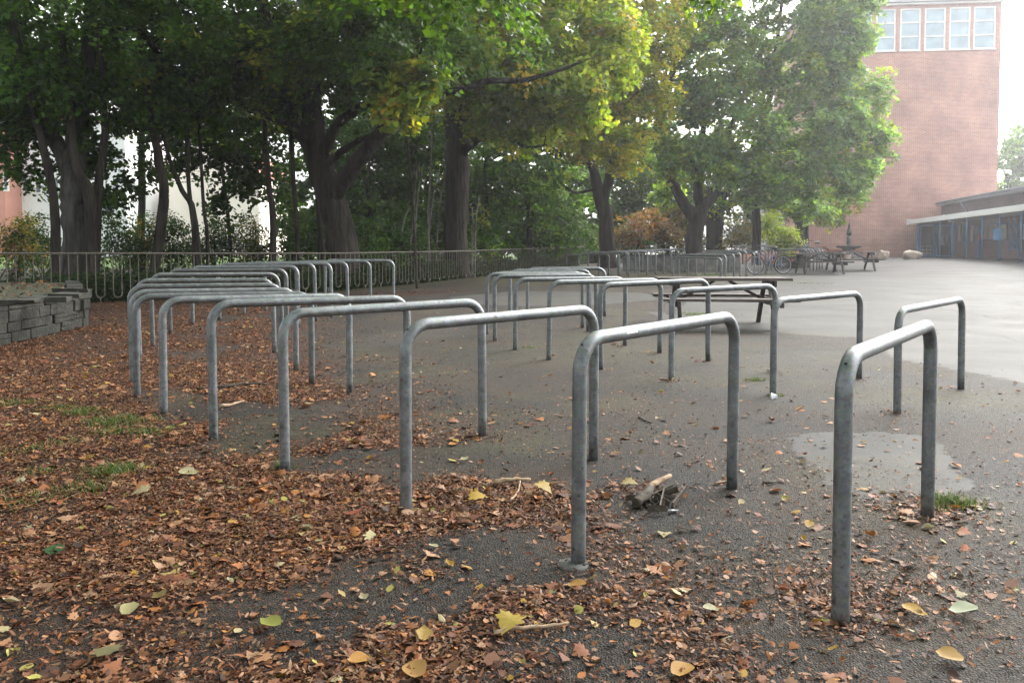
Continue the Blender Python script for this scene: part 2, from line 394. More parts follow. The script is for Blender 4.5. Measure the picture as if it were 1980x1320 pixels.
# ------------------------------------------------------------------ ground
LIT_Y = [0, 2.2, 3, 4, 5, 6, 9, 12, 16, 30]
LIT_X = [.12, .12, .08, -.05, -.85, -1.6, -2.5, -3.5, -4.6, -8]
def vnoise(X, Y, s, seed):
    """smooth value noise"""
    X = np.asarray(X, float) / s; Y = np.asarray(Y, float) / s
    xi = np.floor(X).astype(int); yi = np.floor(Y).astype(int); fx = X - xi; fy = Y - yi
    fx = fx * fx * (3 - 2 * fx); fy = fy * fy * (3 - 2 * fy)
    def h(a, b):
        n = np.sin(a * 127.1 + b * 311.7 + seed * 74.7) * 43758.5453
        return n - np.floor(n)
    return (h(xi, yi) * (1 - fx) + h(xi + 1, yi) * fx) * (1 - fy) + (h(xi, yi + 1) * (1 - fx) + h(xi + 1, yi + 1) * fx) * fy

def litter_density(X, Y):
    xb = np.interp(Y, LIT_Y, LIT_X)
    n = vnoise(X, Y, .75, 1) * .6 + vnoise(X, Y, .3, 2) * .4
    core = 1 / (1 + np.exp((X - xb) / .28))
    d = core * (.06 + .30 * ss(X - xb, -.7, -1.8) * (.35 + .65 * ss(Y, 2.6, 4.2)) + 1.05 * ss(n, .36 + .08 * ss(Y, 3.6, 2.4), .66 + .06 * ss(Y, 3.6, 2.4)))
    # bare asphalt tongue reaching in behind the first hoops, drift along it
    d = d * (1 - .85 * np.exp(-(((X + .15) / .42) ** 2 + ((Y - 3.25) / .33) ** 2)))
    d = d * (1 - .75 * np.exp(-(((X + 2.6) / 1.0) ** 2 + ((Y - 9.2) / .8) ** 2)))
    d = d + .55 * np.exp(-(((X + .1) / .34) ** 2 + ((Y - 3.95) / .16) ** 2))
    d = d + .8 * np.exp(-(((X + 2.9) / 1.5) ** 2 + ((Y - 19.5 - .6 * (X + 2.9)) / .9) ** 2))
    fringe = 1 / (1 + np.exp((X - xb - 1.9) / .8))
    d = d + fringe * .10 * ss(n, .35, .7) * (.25 + .75 * ss(Y, 3.6, 6))
    d = d + .012 * ss(Y, 12, 3) + .10 * ss(n, .55, .8) * ss(Y, 3.2, 2.1)
    for (a, b, rr, k) in ((1.15, 2.75, .22, .30), (1.95, 3.75, .22, .25), (1.5, 2.9, .4, .12), (.62, 4.02, .16, .35)):
        d = d + k * np.exp(-((X - a) ** 2 + (Y - b) ** 2) / rr ** 2)
    for (a, b) in FEET:
        if b < 13: d = d + .22 * np.exp(-((X - a + .03) ** 2 + (Y - b + .02) ** 2) / .13 ** 2) * ss(n, .25, .6)
    d = d * (1 - ss(Y, 21, 24)) * ss(X - xb, 9, 5)
    return np.clip(d, 0, 1.2)

def sdf(poly, X, Y):
    P = np.array(poly); n = len(P); d = np.full(X.shape, 1e9); ins = np.zeros(X.shape, bool)
    for i in range(n):
        a = P[i]; b = P[(i + 1) % n]; ab = b - a
        t = np.clip(((X - a[0]) * ab[0] + (Y - a[1]) * ab[1]) / (ab @ ab + 1e-12), 0, 1)
        d = np.minimum(d, np.hypot(X - a[0] - t * ab[0], Y - a[1] - t * ab[1]))
        c = (a[1] > Y) != (b[1] > Y)
        xx = a[0] + (Y - a[1]) / (b[1] - a[1] + 1e-12) * ab[0]
        ins ^= c & (X < xx)
    return np.where(ins, -d, d)

def wpoly(px): return [gp(*p)[:2] for p in px]
PATCH_A = wpoly([(1525, 848), (1560, 838), (1680, 834), (1790, 842), (1822, 862), (1832, 888), (1890, 938), (1850, 952), (1770, 962), (1700, 966), (1640, 958), (1600, 940), (1598, 922), (1566, 898), (1540, 876)])
PATCH_B = wpoly([(1420, 690), (1540, 677), (1690, 679), (1738, 715), (1730, 765), (1690, 792), (1600, 798), (1500, 780), (1425, 752)])
PATCH_C = wpoly([(870, 574), (1000, 562), (1250, 566), (1275, 578), (1180, 588), (1020, 592), (880, 587)])
PATCH_D = wpoly([(620, 668), (760, 640), (900, 626), (925, 640), (800, 662), (640, 684)])
PLAZA = wpoly([(1255, 602), (1330, 641), (1500, 644), (1660, 653), (1722, 690), (1850, 716), (1980, 738), (2400, 830), (2700, 700)]) + [(60, 22), (60, 130), (-60, 130), (2.0, 45), (7.2, 33), (6.0, 24), (4.2, 18.5), (2.9, 14.6)]

def axis(spec):
    out = []
    for a, b, st in spec: out.append(np.arange(a, b, st))
    return np.concatenate(out)
xs = axis([(-260, -60, 25), (-60, -20, 2.5), (-20, -9, .5), (-9, 8, .09), (8, 16, .3), (16, 40, 1.0), (40, 261, 20)])
ys = axis([(-60, -4, 4), (-4, 1.4, .4), (1.4, 11, .075), (11, 24, .2), (24, 60, .6), (60, 120, 4), (120, 601, 40)])
GX, GY = np.meshgrid(xs, ys)
GZ = gz(GX, GY)
nx, ny = len(xs), len(ys)
idx = np.arange(nx * ny).reshape(ny, nx)
quads = np.stack([idx[:-1, :-1], idx[:-1, 1:], idx[1:, 1:], idx[1:, :-1]], -1).reshape(-1, 4)
patch = np.minimum(sdf(PATCH_A, GX, GY), sdf(PATCH_C, GX, GY)); patch2 = np.minimum(sdf(PATCH_B, GX, GY), sdf(PATCH_D, GX, GY))
plaza = sdf(PLAZA, GX, GY)
FEN = np.array([(-40, 13.5), (-16, 15.7), (-10.4, 16.4), (-8.5, 17.0), (-6.4, 18.6), (-4.4, 20.6), (-3.0, 23.2), (-1.7, 26.4), (.3, 31.4), (2.9, 38.0), (5.4, 45.0), (8, 55), (9, 90)])
FENY = lambda X: np.interp(X, FEN[:, 0], FEN[:, 1])
soil = ss(GY - FENY(GX), -.25, .35) * ss(GX, 12, 7)
mosn = np.maximum(.9 * ss(np.abs(GY - (26.5 + .25 * GX)), 6, 1.5) * ss(GX, 11, 7) * ss(GX, -3, 0), .55 * np.exp(-(((GX - 1.2) / 2.2) ** 2 + ((GY - 9.5) / 1.4) ** 2)))
mosn = np.maximum(mosn, .5 * ss(vnoise(GX, GY, .9, 9) * .6 + vnoise(GX, GY, .35, 11) * .4, .5, .75) * ss(GY, 3, 5) * ss(GX, 6, 3))
mosn = np.maximum(mosn, .8 * ss(FENY(GX) - GY, 2.6, .5) * (GX < 9))
for (px, py, k, s) in ((1800, 770, .9, .55), (1810, 985, .8, .28), (1460, 715, .7, .4), (1640, 1130, .5, .35), (1350, 735, .6, .5), (945, 860, .6, .3), (1650, 745, .4, .4)):
    c = gp(px, py); mosn = np.maximum(mosn, k * np.exp(-(((GX - c[0]) / (s * 1.6)) ** 2 + ((GY - c[1]) / s) ** 2)))
foot = np.zeros(GX.shape)  # mask for the grime and painted contact shadow around hoop feet
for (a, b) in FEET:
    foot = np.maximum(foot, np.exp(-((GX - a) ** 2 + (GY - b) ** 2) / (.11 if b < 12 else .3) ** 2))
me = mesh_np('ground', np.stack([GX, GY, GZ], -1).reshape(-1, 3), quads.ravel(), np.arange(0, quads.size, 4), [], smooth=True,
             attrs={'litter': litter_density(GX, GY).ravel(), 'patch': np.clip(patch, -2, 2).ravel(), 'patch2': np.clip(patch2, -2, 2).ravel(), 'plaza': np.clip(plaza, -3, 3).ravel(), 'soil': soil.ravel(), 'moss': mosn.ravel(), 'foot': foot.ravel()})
def asphalt():
    m, nt, b, N, L = newmat('asphalt')
    g = N('ShaderNodeNewGeometry'); P = g.outputs['Position']
    A = lambda n: N('ShaderNodeAttribute', attribute_name=n).outputs['Fac']
    def noise(scale, detail=5, rough=.6):
        n = N('ShaderNodeTexNoise', inp={'Scale': scale, 'Detail': detail, 'Roughness': rough}); L(P, n.inputs['Vector']); return n.outputs['Fac']
    def mth(op, a, c=None, d=None):
        n = N('ShaderNodeMath', operation=op)
        for i, v in enumerate((a, c, d)):
            if v is None: continue
            if isinstance(v, (int, float)): n.inputs[i].default_value = v
            else: L(v, n.inputs[i])
        return n.outputs[0]
    def mix(fac, a, c, bt='MIX'):
        n = N('ShaderNodeMix', data_type='RGBA', blend_type=bt)
        for k, v in (('Factor', fac), ('A', a), ('B', c)):
            if isinstance(v, (int, float)): n.inputs[k].default_value = v
            elif isinstance(v, tuple): n.inputs[k].default_value = (*v, 1)
            else: L(v, n.inputs[k])
        return n.outputs['Result']
    def sstep(v, a, c):
        n = N('ShaderNodeMapRange', interpolation_type='SMOOTHSTEP', inp={'From Min': a, 'From Max': c}); L(v, n.inputs['Value']); return n.outputs[0]
    vo = N('ShaderNodeTexVoronoi', inp={'Scale': 92, 'Randomness': 1}); L(P, vo.inputs['Vector'])
    vo2 = N('ShaderNodeTexVoronoi', feature='DISTANCE_TO_EDGE', inp={'Scale': 92}); L(P, vo2.inputs['Vector'])
    bw = N('ShaderNodeRGBToBW'); L(vo.outputs['Color'], bw.inputs[0])
    stones = ramp(N, [(.15, (.004, .0036, .0034)), (.5, (.011, .010, .0095)), (.75, (.023, .021, .0195)), (1, (.06, .056, .052))]); L(bw.outputs[0], stones.inputs[0])
    large = noise(.9, 6); fine = noise(22, 6, .7); mid = noise(5, 5)
    col = mix(.75, stones.outputs[0], mix(large, (.75, .75, .75), (1.25, 1.22, 1.2)), 'MULTIPLY')
    # dusty, brown-tinted wear
    col = mix(mth('MULTIPLY', sstep(mth('ADD', large, mth('MULTIPLY', mth('SUBTRACT', fine, .5), .5)), .36, .62), .62), col, (.050, .037, .027))
    # old light asphalt of the yard
    pl = mth('ADD', A('plaza'), mth('MULTIPLY', mth('SUBTRACT', mid, .5), .55)); plm = sstep(pl, .05, -.05)
    stain = noise(.35, 8, .7)
    N1 = N('ShaderNodeMapping', inp={'Scale': (.12, .5, 1)}); L(P, N1.inputs[0]); ns = N('ShaderNodeTexNoise', inp={'Scale': 1.6, 'Detail': 8, 'Roughness': .72}); L(N1.outputs[0], ns.inputs['Vector'])
    yard = ramp(N, [(.25, (.036, .035, .0325)), (.5, (.046, .0445, .042)), (.75, (.060, .058, .055))]); L(ns.outputs['Fac'], yard.inputs[0])
    yard2 = mix(.5, yard.outputs[0], mix(fine, (.7, .7, .7), (1.3, 1.3, 1.3)), 'MULTIPLY')
    col = mix(plm, col, yard2)
    # smooth grey repair patches
    pt = mth('ADD', A('patch'), mth('MULTIPLY', mth('SUBTRACT', mth('ADD', mid, mth('MULTIPLY', fine, .4)), .7), .26)); ptm = sstep(pt, .012, -.012)
    pcol = mix(.6, (.042, .041, .0395), mix(fine, (.75, .75, .75), (1.25, 1.25, 1.25)), 'MULTIPLY')
    pcol = mix(mth('MULTIPLY', sstep(stain, .45, .75), .4), pcol, (.036, .033, .029))
    pt2 = mth('ADD', A('patch2'), mth('MULTIPLY', mth('SUBTRACT', mth('ADD', mid, mth('MULTIPLY', fine, .4)), .7), .34))
    col = mix(mth('MULTIPLY', sstep(pt2, .03, -.03), .45), col, pcol)
    col = mix(ptm, col, pcol)
    edge = mth('MULTIPLY', sstep(mth('ABSOLUTE', pt), .03, .0), .6)
    col = mix(edge, col, (.022, .021, .02))
    # crack lines
    vc = N('ShaderNodeTexVoronoi', feature='DISTANCE_TO_EDGE', inp={'Scale': .22})
    wn = N('ShaderNodeTexNoise', inp={'Scale': 1.3, 'Detail': 6}); L(P, wn.inputs['Vector'])
    va = N('ShaderNodeVectorMath', operation='MULTIPLY_ADD'); L(wn.outputs['Color'], va.inputs[0]); va.inputs[1].default_value = (1.1, 1.1, 0); L(P, va.inputs[2]); L(va.outputs[0], vc.inputs['Vector'])
    crack = mth('MULTIPLY', sstep(vc.outputs['Distance'], .006, .0015), sstep(large, .35, .5))
    col = mix(mth('MULTIPLY', crack, .75), col, (.02, .019, .018))
    # moss, leaf mould, soil
    ms = mth('MULTIPLY', A('moss'), sstep(mth('ADD', fine, mth('MULTIPLY', mid, .6)), .6, .95))
    col = mix(mth('MULTIPLY', ms, .85), col, mix(fine, (.032, .034, .012), (.10, .092, .04)))
    ft_ = sstep(mth('ADD', A('foot'), mth('MULTIPLY', mth('SUBTRACT', fine, .5), .8)), .25, .8)  # dark foot ring: grime with the contact shadow painted into the colour
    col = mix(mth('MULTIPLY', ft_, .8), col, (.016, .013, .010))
    lt = sstep(mth('ADD', A('litter'), mth('MULTIPLY', mth('SUBTRACT', fine, .5), .7)), .03, .42)
    mould = ramp(N, [(.3, (.010, .006, .005)), (.5, (.036, .018, .012)), (.7, (.09, .042, .027))]); L(noise(55, 6, .75), mould.inputs[0])
    col = mix(mth('MULTIPLY', lt, .88), col, mould.outputs[0])
    so = ramp(N, [(.3, (.012, .013, .006)), (.6, (.035, .035, .014)), (.8, (.05, .075, .02))]); L(noise(3, 7), so.inputs[0])
    far = N('ShaderNodeSeparateXYZ'); L(P, far.inputs[0])
    lawn = mix(sstep(far.outputs['Y'], 34, 38), so.outputs[0], mix(fine, (.03, .06, .012), (.07, .12, .02)))
    col = mix(A('soil'), col, lawn)
    L(col, b.inputs['Base Color'])
    # damp sheen, rough where leaves rot
    ro = N('ShaderNodeMapRange', inp={'From Min': .3, 'From Max': .7, 'To Min': .66, 'To Max': .78}); L(large, ro.inputs['Value'])
    rg = mth('MAXIMUM', ro.outputs[0], mth('MULTIPLY', mth('MAXIMUM', lt, A('soil')), .9)); L(rg, b.inputs['Roughness'])
    b.inputs['Specular IOR Level'].default_value = .2
    h = mth('ADD', mth('MULTIPLY', vo2.outputs['Distance'], mth('SUBTRACT', 1.0, mth('MAXIMUM', mth('MULTIPLY', plm, .75), mth('MULTIPLY', ptm, .85)))), mth('MULTIPLY', fine, .35))
    bp = N('ShaderNodeBump', inp={'Strength': .85, 'Distance': .016}); L(h, bp.inputs['Height']); L(bp.outputs[0], b.inputs['Normal'])
    return m
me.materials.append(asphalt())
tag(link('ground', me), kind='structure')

# ------------------------------------------------------------------ leaves, numpy generators
def tpl_maple():
    o = [(0, 0), (-.12, .22), (.02, .30), (.0, .52), (.22, .40), (.38, .56), (.50, .30), (.62, .30), (.78, .14), (1, 0)]
    o = o + [(x, -y) for x, y in o[-2:0:-1]]
    V = [(x, y, .10 * abs(y) - .12 * x * x) for x, y in o]; c = len(V); V.append((.38, 0, .03))
    return np.array(V), np.array([(c, i, (i + 1) % (len(o))) for i in range(len(o))])
def tpl_star():
    o = [(0, 0), (.05, .42), (.38, .24), (.52, .46), (.66, .18), (1, 0), (.66, -.18), (.52, -.46), (.38, -.24), (.05, -.42)]
    V = [(x, y, .12 * abs(y) - .1 * x * x) for x, y in o]
    return np.array(V), np.array([(0, 1, 2), (2, 3, 4), (4, 5, 6), (6, 7, 8), (8, 9, 0), (0, 2, 4), (0, 4, 6), (0, 6, 8)])
def tpl_oval(k=5, curl=.25, wid=.33):
    V = [(0, 0, 0)]
    for i in range(1, k):
        x = i / k; w = wid * math.sin(math.pi * x ** .85) ** .8
        for y in (w, 0, -w): V.append((x, y, curl * (y * y * 4 - .0) + curl * .8 * (x - .5) ** 2 - curl * .2))
    V.append((1, 0, curl * .2)); f = [(0, 2, 1), (0, 3, 2)]
    for i in range(k - 2):
        a = 1 + 3 * i
        f += [(a, a + 1, a + 4), (a, a + 4, a + 3), (a + 1, a + 2, a + 5), (a + 1, a + 5, a + 4)]
    e = len(V) - 1; a = e - 3; f += [(a, a + 1, e), (a + 1, a + 2, e)]
    return np.array(V), np.array(f)
def tpl_quad():
    return np.array([(0, 0, 0), (.45, .36, .06), (1, 0, -.05), (.45, -.36, .06)]), np.array([(0, 1, 2), (0, 2, 3)])
def tpl_shred():
    return np.array([(0, 0, .05), (.3, .13, 0), (.65, .10, .10), (1, .02, .04), (.6, -.10, .06), (.25, -.09, .02)]), np.array([(0, 1, 5), (1, 4, 5), (1, 2, 4), (2, 3, 4)])
def tpl_scrap():
    return np.array([(0, 0, 0), (.4, .35, .08), (.9, .25, .02), (1, -.1, .1), (.5, -.4, 0)]), np.array([(0, 1, 4), (1, 2, 4), (2, 3, 4)])
MAPLE, STAR, OVAL, QUAD, SCRAP, SHRED = tpl_maple(), tpl_star(), tpl_oval(), tpl_quad(), tpl_scrap(), tpl_shred()

def unit(v): return v / (np.linalg.norm(v, axis=-1, keepdims=True) + 1e-9)
def leaf_arrays(P, Nn, size, tpl, squash=None):
    T, Fc = tpl; n = len(P); Nn = unit(Nn)
    r = rng.normal(size=(n, 3)); t = unit(r - Nn * (r * Nn).sum(1, keepdims=True)); b = np.cross(Nn, t)
    zf = np.ones(n) if squash is None else squash
    V = P[:, None] + size[:, None, None] * (T[None, :, 0, None] * t[:, None] + T[None, :, 1, None] * b[:, None] + (T[None, :, 2] * zf[:, None])[..., None] * Nn[:, None])
    Fi = (Fc[None] + (np.arange(n) * len(T))[:, None, None]).reshape(-1)
    return V.reshape(-1, 3), Fi, len(T)
def leaf_mesh(name, chunks, mat):
    Vs, Fs, Cs, off = [], [], [], 0
    for P, Nn, size, col, tpl, *sq in chunks:
        if len(P) == 0: continue
        V, Fi, k = leaf_arrays(P, Nn, size, tpl, sq[0] if sq else None); Vs.append(V); Fs.append(Fi + off); Cs.append(np.repeat(col, k, 0)); off += len(V)
    V = np.concatenate(Vs); Fi = np.concatenate(Fs)
    return mesh_np(name, V, Fi, np.arange(0, len(Fi), 3), [mat], col=np.concatenate(Cs))

GREEN = [(.050, .115, .018), (.072, .15, .023), (.095, .18, .030), (.062, .13, .023)]
DARK = [(.022, .054, .010), (.032, .072, .013), (.044, .092, .017)]
LIME = [(.15, .245, .034), (.21, .28, .038), (.125, .21, .034), (.27, .30, .040), (.17, .245, .038)]
YEL = [(.27, .32, .040), (.38, .38, .046), (.46, .41, .050), (.26, .33, .042), (.21, .29, .040), (.46, .35, .052)]
BLUEG = [(.105, .195, .075), (.135, .24, .085), (.16, .27, .09), (.19, .295, .09)]
ORANGE = [(.30, .14, .05), (.24, .13, .055), (.22, .15, .06), (.15, .15, .04)]
def palette(pal, n, jit=.18):
    c = np.array(pal)[rng.integers(len(pal), size=n)]
    return c * np.exp(rng.normal(0, jit, (n, 1))) * (1 + rng.normal(0, .06, (n, 3)))

def blob(px, py, d, rx, rz, ry): return (at(px, py, d), np.array([rx, ry, rz]))
def crown_chunks(blobs, dens, pal, leaf=.16, per=55, R0=.62, near='star', accent=None, droop=.25, shell=.35):
    ch = []; cents = []
    for (c, rad) in blobs:
        area = (rad[0] * rad[1] + rad[0] * rad[2] + rad[1] * rad[2]) * math.pi / 1.5
        n = max(4, int(dens * area))
        u = unit(rng.normal(size=(n, 3))); rr = (shell + (1 - shell) * rng.random(n)) ** .6
        C = c + u * rad * rr[:, None]
        C[:, 2] = np.maximum(C[:, 2], gz(C[:, 0], C[:, 1]) + .25)
        x, y, d = proj(C)
        vis = (x > -140) & (x < 2120) & (y > -120) & (C[:, 1] > 1)
        CN = unit(u * .55 + np.array([0, 0, .75]) + rng.normal(0, .28, (n, 3)))
        tone = np.exp(rng.normal(0, .22, (n, 1)))
        hue = np.array(pal)[rng.integers(len(pal), size=n)]
        acc = rng.random(n) < (accent[1] if accent else 0)
        if accent: hue = np.where(acc[:, None], np.array(accent[0])[rng.integers(len(accent[0]), size=n)], hue)
        cents.append(C)
        for sel, k, sz, tp in ((vis, per, leaf, STAR if near == 'star' else (MAPLE if near == 'maple' else QUAD)), (~vis, max(5, per // 7), max(leaf * 2.7, .34), QUAD)):
            m = int(sel.sum())
            if m == 0: continue
            Cc = np.repeat(C[sel], k, 0); Nn = np.repeat(CN[sel], k, 0); N_ = len(Cc)
            e1 = unit(np.cross(Nn, rng.normal(size=(m, 3)).repeat(k, 0))); e2 = np.cross(Nn, e1)
            rad2 = R0 * np.sqrt(rng.random(N_)) * np.repeat(rng.uniform(.6, 1.25, m), k); an = rng.random(N_) * 2 * np.pi
            el = np.repeat(rng.uniform(.55, 1, m), k)
            off = e1 * (rad2 * np.cos(an))[:, None] + e2 * (rad2 * np.sin(an) * el)[:, None] + Nn * (rng.normal(0, .10, N_) - droop * rad2 ** 2 / R0)[:, None]
            LN = unit(Nn * 1.0 + rng.normal(0, .45, (N_, 3)))
            size = leaf * rng.uniform(.65, 1.2, N_) * (sz / leaf)
            col = np.repeat(hue[sel] * tone[sel], k, 0) * np.exp(rng.normal(0, .2, (N_, 1))) * (1 + rng.normal(0, .07, (N_, 3)))
            mixm = rng.random(N_) < .25
            col = np.where(mixm[:, None], palette(pal, N_), col)
            Pz = Cc + off
            Pz[:, 2] = np.maximum(Pz[:, 2], gz(Pz[:, 0], Pz[:, 1]) + .03)
            ch.append((Pz, LN, size, np.clip(col, .004, .8), tp))
    return ch, np.concatenate(cents)

def limb(pts, d=None):
    """pixel polyline (x, y, depth, radius) to world"""
    return np.array([at(x, y, dd) for x, y, dd, r in pts]), np.array([r for *_, r in pts])
def smooth_line(P, r, k=5):
    P = np.asarray(P); n = len(P); t = np.arange(n); T = np.linspace(0, n - 1, (n - 1) * k + 1)
    out = []
    m = np.gradient(P, axis=0)
    for q in T:
        i = min(int(q), n - 2); s = q - i
        out.append((2 * s**3 - 3 * s**2 + 1) * P[i] + (s**3 - 2 * s**2 + s) * m[i] + (-2 * s**3 + 3 * s**2) * P[i + 1] + (s**3 - s**2) * m[i + 1])
    return np.array(out), np.interp(T, t, r)

def tree(name, label, base, limbs, blobs, dens, pal, leaf=.16, per=55, bark='bark', accent=None, group=None, near='star', twigs=60, R0=.62, cat='tree', flare=1.5, shell=.35, sides=12):
    """base: pixel x, depth; limbs: list of pixel polylines; trunk + crown parts under an empty"""
    bx, bd = base; X = (bx - 990) / F * bd
    root = empty(name, (X, bd, float(gz(X, bd))), label, cat, group)
    O = np.array(root.location)
    mb = MB(); nodes = []
    for li, l in enumerate(limbs):
        P, r = limb(l)
        if li == 0: P[0, 2] = gz(P[0, 0], P[0, 1]) - .1
        Ps, rs = smooth_line(P, r)
        if li == 0:
            hgt = Ps[:, 2] - Ps[0, 2]; rs = rs * (1 + (flare - 1) * np.exp(-hgt / .35))
        Ps[1:-1] += rng.normal(0, .05, (len(Ps) - 2, 3)) * rs[1:-1, None]
        mb.tube(Ps - O, rs, sides if rs.max() > .12 else 7, rough=.045); nodes.append(np.c_[Ps, rs])
    if blobs:
        ch, cents = crown_chunks(blobs, dens, pal, leaf, per, R0, near, accent, shell=shell)
        nd = np.concatenate(nodes); nd = nd[len(nd) // 4:]
        pick = cents[rng.permutation(len(cents))[:twigs]]
        for c in pick:
            dd = np.linalg.norm(nd[:, :3] - c, axis=1) + np.maximum(0, nd[:, 2] - c[2]) * .6
            j = dd.argmin(); a = nd[j, :3]; ln = np.linalg.norm(c - a)
            if ln < .4 or ln > 7: continue
            mid = (a + c) / 2 + np.array([0, 0, .10 * ln]) + rng.normal(0, .05 * ln, 3); q1 = a + (mid - a) * .5 + rng.normal(0, .03 * ln, 3); q2 = mid + (c - mid) * .55 + rng.normal(0, .04 * ln, 3)
            r0 = min(nd[j, 3] * .6, .015 + .012 * ln)
            Ps, rs = smooth_line([a, q1, mid, q2, c], [r0, r0 * .8, r0 * .6, r0 * .42, .006], 2)
            mb.tube(Ps - O, rs, 5, cap=False)
            nd = np.concatenate([nd, np.c_[Ps[2:-2], rs[2:-2]]])
        tw = [(p - O, n_, s_, c_, t_) for p, n_, s_, c_, t_ in ch]
        link('crown', leaf_mesh('crown', tw, M['leaf']), root)
    mb.build('trunk', [M[bark]], root)
    return root

B = blob
FOL = 1.0
# --- big leaning maple behind the fence
tree('maple_tree', 'massive leaning trunk behind the fence with a low limb rising beside it', (668, 22.5),
 [[(672, 500, 22.5, .45), (657, 440, 22.5, .42), (632, 360, 22.5, .38), (612, 290, 22.5, .34), (604, 220, 22.6, .29), (600, 130, 22.8, .30), (610, 0, 23, .24), (600, -200, 23.5, .12)],
  [(618, 310, 22.5, .26), (572, 240, 22.3, .22), (540, 170, 22.2, .24), (515, 80, 22, .2), (500, -60, 22, .14)],
  [(640, 385, 22.4, .26), (668, 345, 22.1, .24), (705, 295, 21.8, .22), (745, 245, 21.5, .20), (775, 190, 21.3, .15), (800, 120, 21, .10)],
  [(625, 300, 22.2, .15), (650, 245, 22, .13), (690, 212, 21.6, .12), (740, 190, 21.4, .11), (800, 180, 21.2, .10), (870, 178, 21, .095), (940, 158, 20.8, .085), (1010, 155, 20.6, .07), (1070, 140, 20.4, .05), (1125, 120, 20.2, .03)],
  [(590, 270, 22.2, .16), (540, 232, 21.8, .13), (470, 205, 21.2, .11), (400, 165, 20.8, .09), (330, 130, 20.4, .07), (270, 60, 20, .05), (220, 10, 20, .03)],
  [(628, 320, 22.3, .12), (680, 280, 22, .09), (720, 262, 21.8, .06), (760, 262, 21.6, .03)]],
 [B(470, 40, 21, 3.6, 2.3, 2.6), B(620, -80, 22, 4.6, 3.2, 3.4), B(330, 110, 20.5, 3.0, 1.6, 2.2), B(745, 70, 20, 2.4, 1.4, 1.8), B(860, 40, 21.5, 2.6, 1.8, 2.2), B(560, 150, 22, 2.6, 1.1, 1.8), B(420, 210, 21.5, 2.2, .8, 1.6), B(700, 130, 19.8, 1.3, .55, 1.0), B(300, -250, 24, 7, 3, 6), B(750, -300, 24, 6, 3, 5)],
 2.3, GREEN, accent=(LIME + YEL[:2], .16), near='maple', twigs=110, flare=1.2, leaf=.125, per=90)
tree('maple_tree', 'yellow-tipped low spray of maple leaves catching light before the big limb', (800, 21.6),
 [[(806, 494, 21.6, .035), (800, 420, 21.2, .03), (790, 300, 20.6, .025), (780, 200, 20, .018), (775, 140, 19.6, .01)]],
 [B(770, 205, 19.4, .75, .55, .5), B(800, 160, 19.2, .7, .6, .5), B(730, 150, 19.4, .6, .4, .5)], 5.5, LIME, accent=(YEL, .35), near='maple', twigs=14, R0=.4, flare=1, bark='bark')
# --- old stump-like trunk at the left with slim stems
tree('old_maple_tree', 'broad pale scarred old trunk behind the fence among slim stems', (150, 19.5),
 [[(152, 500, 19.5, .42), (150, 440, 19.5, .35), (145, 380, 19.5, .31), (142, 330, 19.6, .28), (150, 250, 19.8, .22), (170, 120, 20, .17), (180, -100, 20.5, .12)],
  [(140, 330, 19.6, .25), (90, 240, 19.7, .16), (40, 120, 20, .12), (10, -40, 20, .07)]],
 [B(80, 40, 19.5, 4.2, 2.4, 2.8), B(40, 180, 19, 2.0, .9, 1.6), B(220, 190, 20, 2.2, .9, 1.6), B(130, 275, 20, 1.5, .6, 1), B(210, 320, 20.6, .9, .55, .8), B(30, 300, 19.6, .7, .42, .7), B(-250, 0, 20, 4, 4, 4), B(100, -320, 22, 7, 3, 6), B(190, 385, 20.8, .55, .35, .5), B(235, 370, 20.6, .5, .3, .5), B(265, 330, 21, .6, .35, .5), B(60, 345, 20, .5, .3, .5)],
 2.3, DARK + GREEN[:2], accent=(GREEN, .3), near='maple', bark='bark_grey', twigs=80, flare=1.3, leaf=.125, per=90)
tree('maple_tree', 'mid-sized dark tree with a drooping leafy bough before the cream house', (455, 25.5),
 [[(448, 494, 25.5, .06), (442, 430, 25.4, .055), (430, 330, 25.2, .05), (425, 220, 25, .04), (420, 100, 25, .02)]],
 [B(430, 250, 24.6, 2.2, .9, 1.4), B(455, 330, 24.2, 1.05, .65, .9), B(425, 385, 24, .6, .45, .5), B(520, 300, 25, 1.2, .7, 1), B(370, 230, 25, 1.4, .6, 1), B(545, 380, 25.6, .55, .7, .5), B(365, 320, 24.5, .7, .35, .6), B(480, 360, 24.3, .6, .4, .5), B(330, 275, 25, .9, .4, .7), B(400, 290, 25, 1.0, .4, .7)],
 2.6, DARK, near='maple', twigs=40, accent=(GREEN, .2), leaf=.13, per=75)
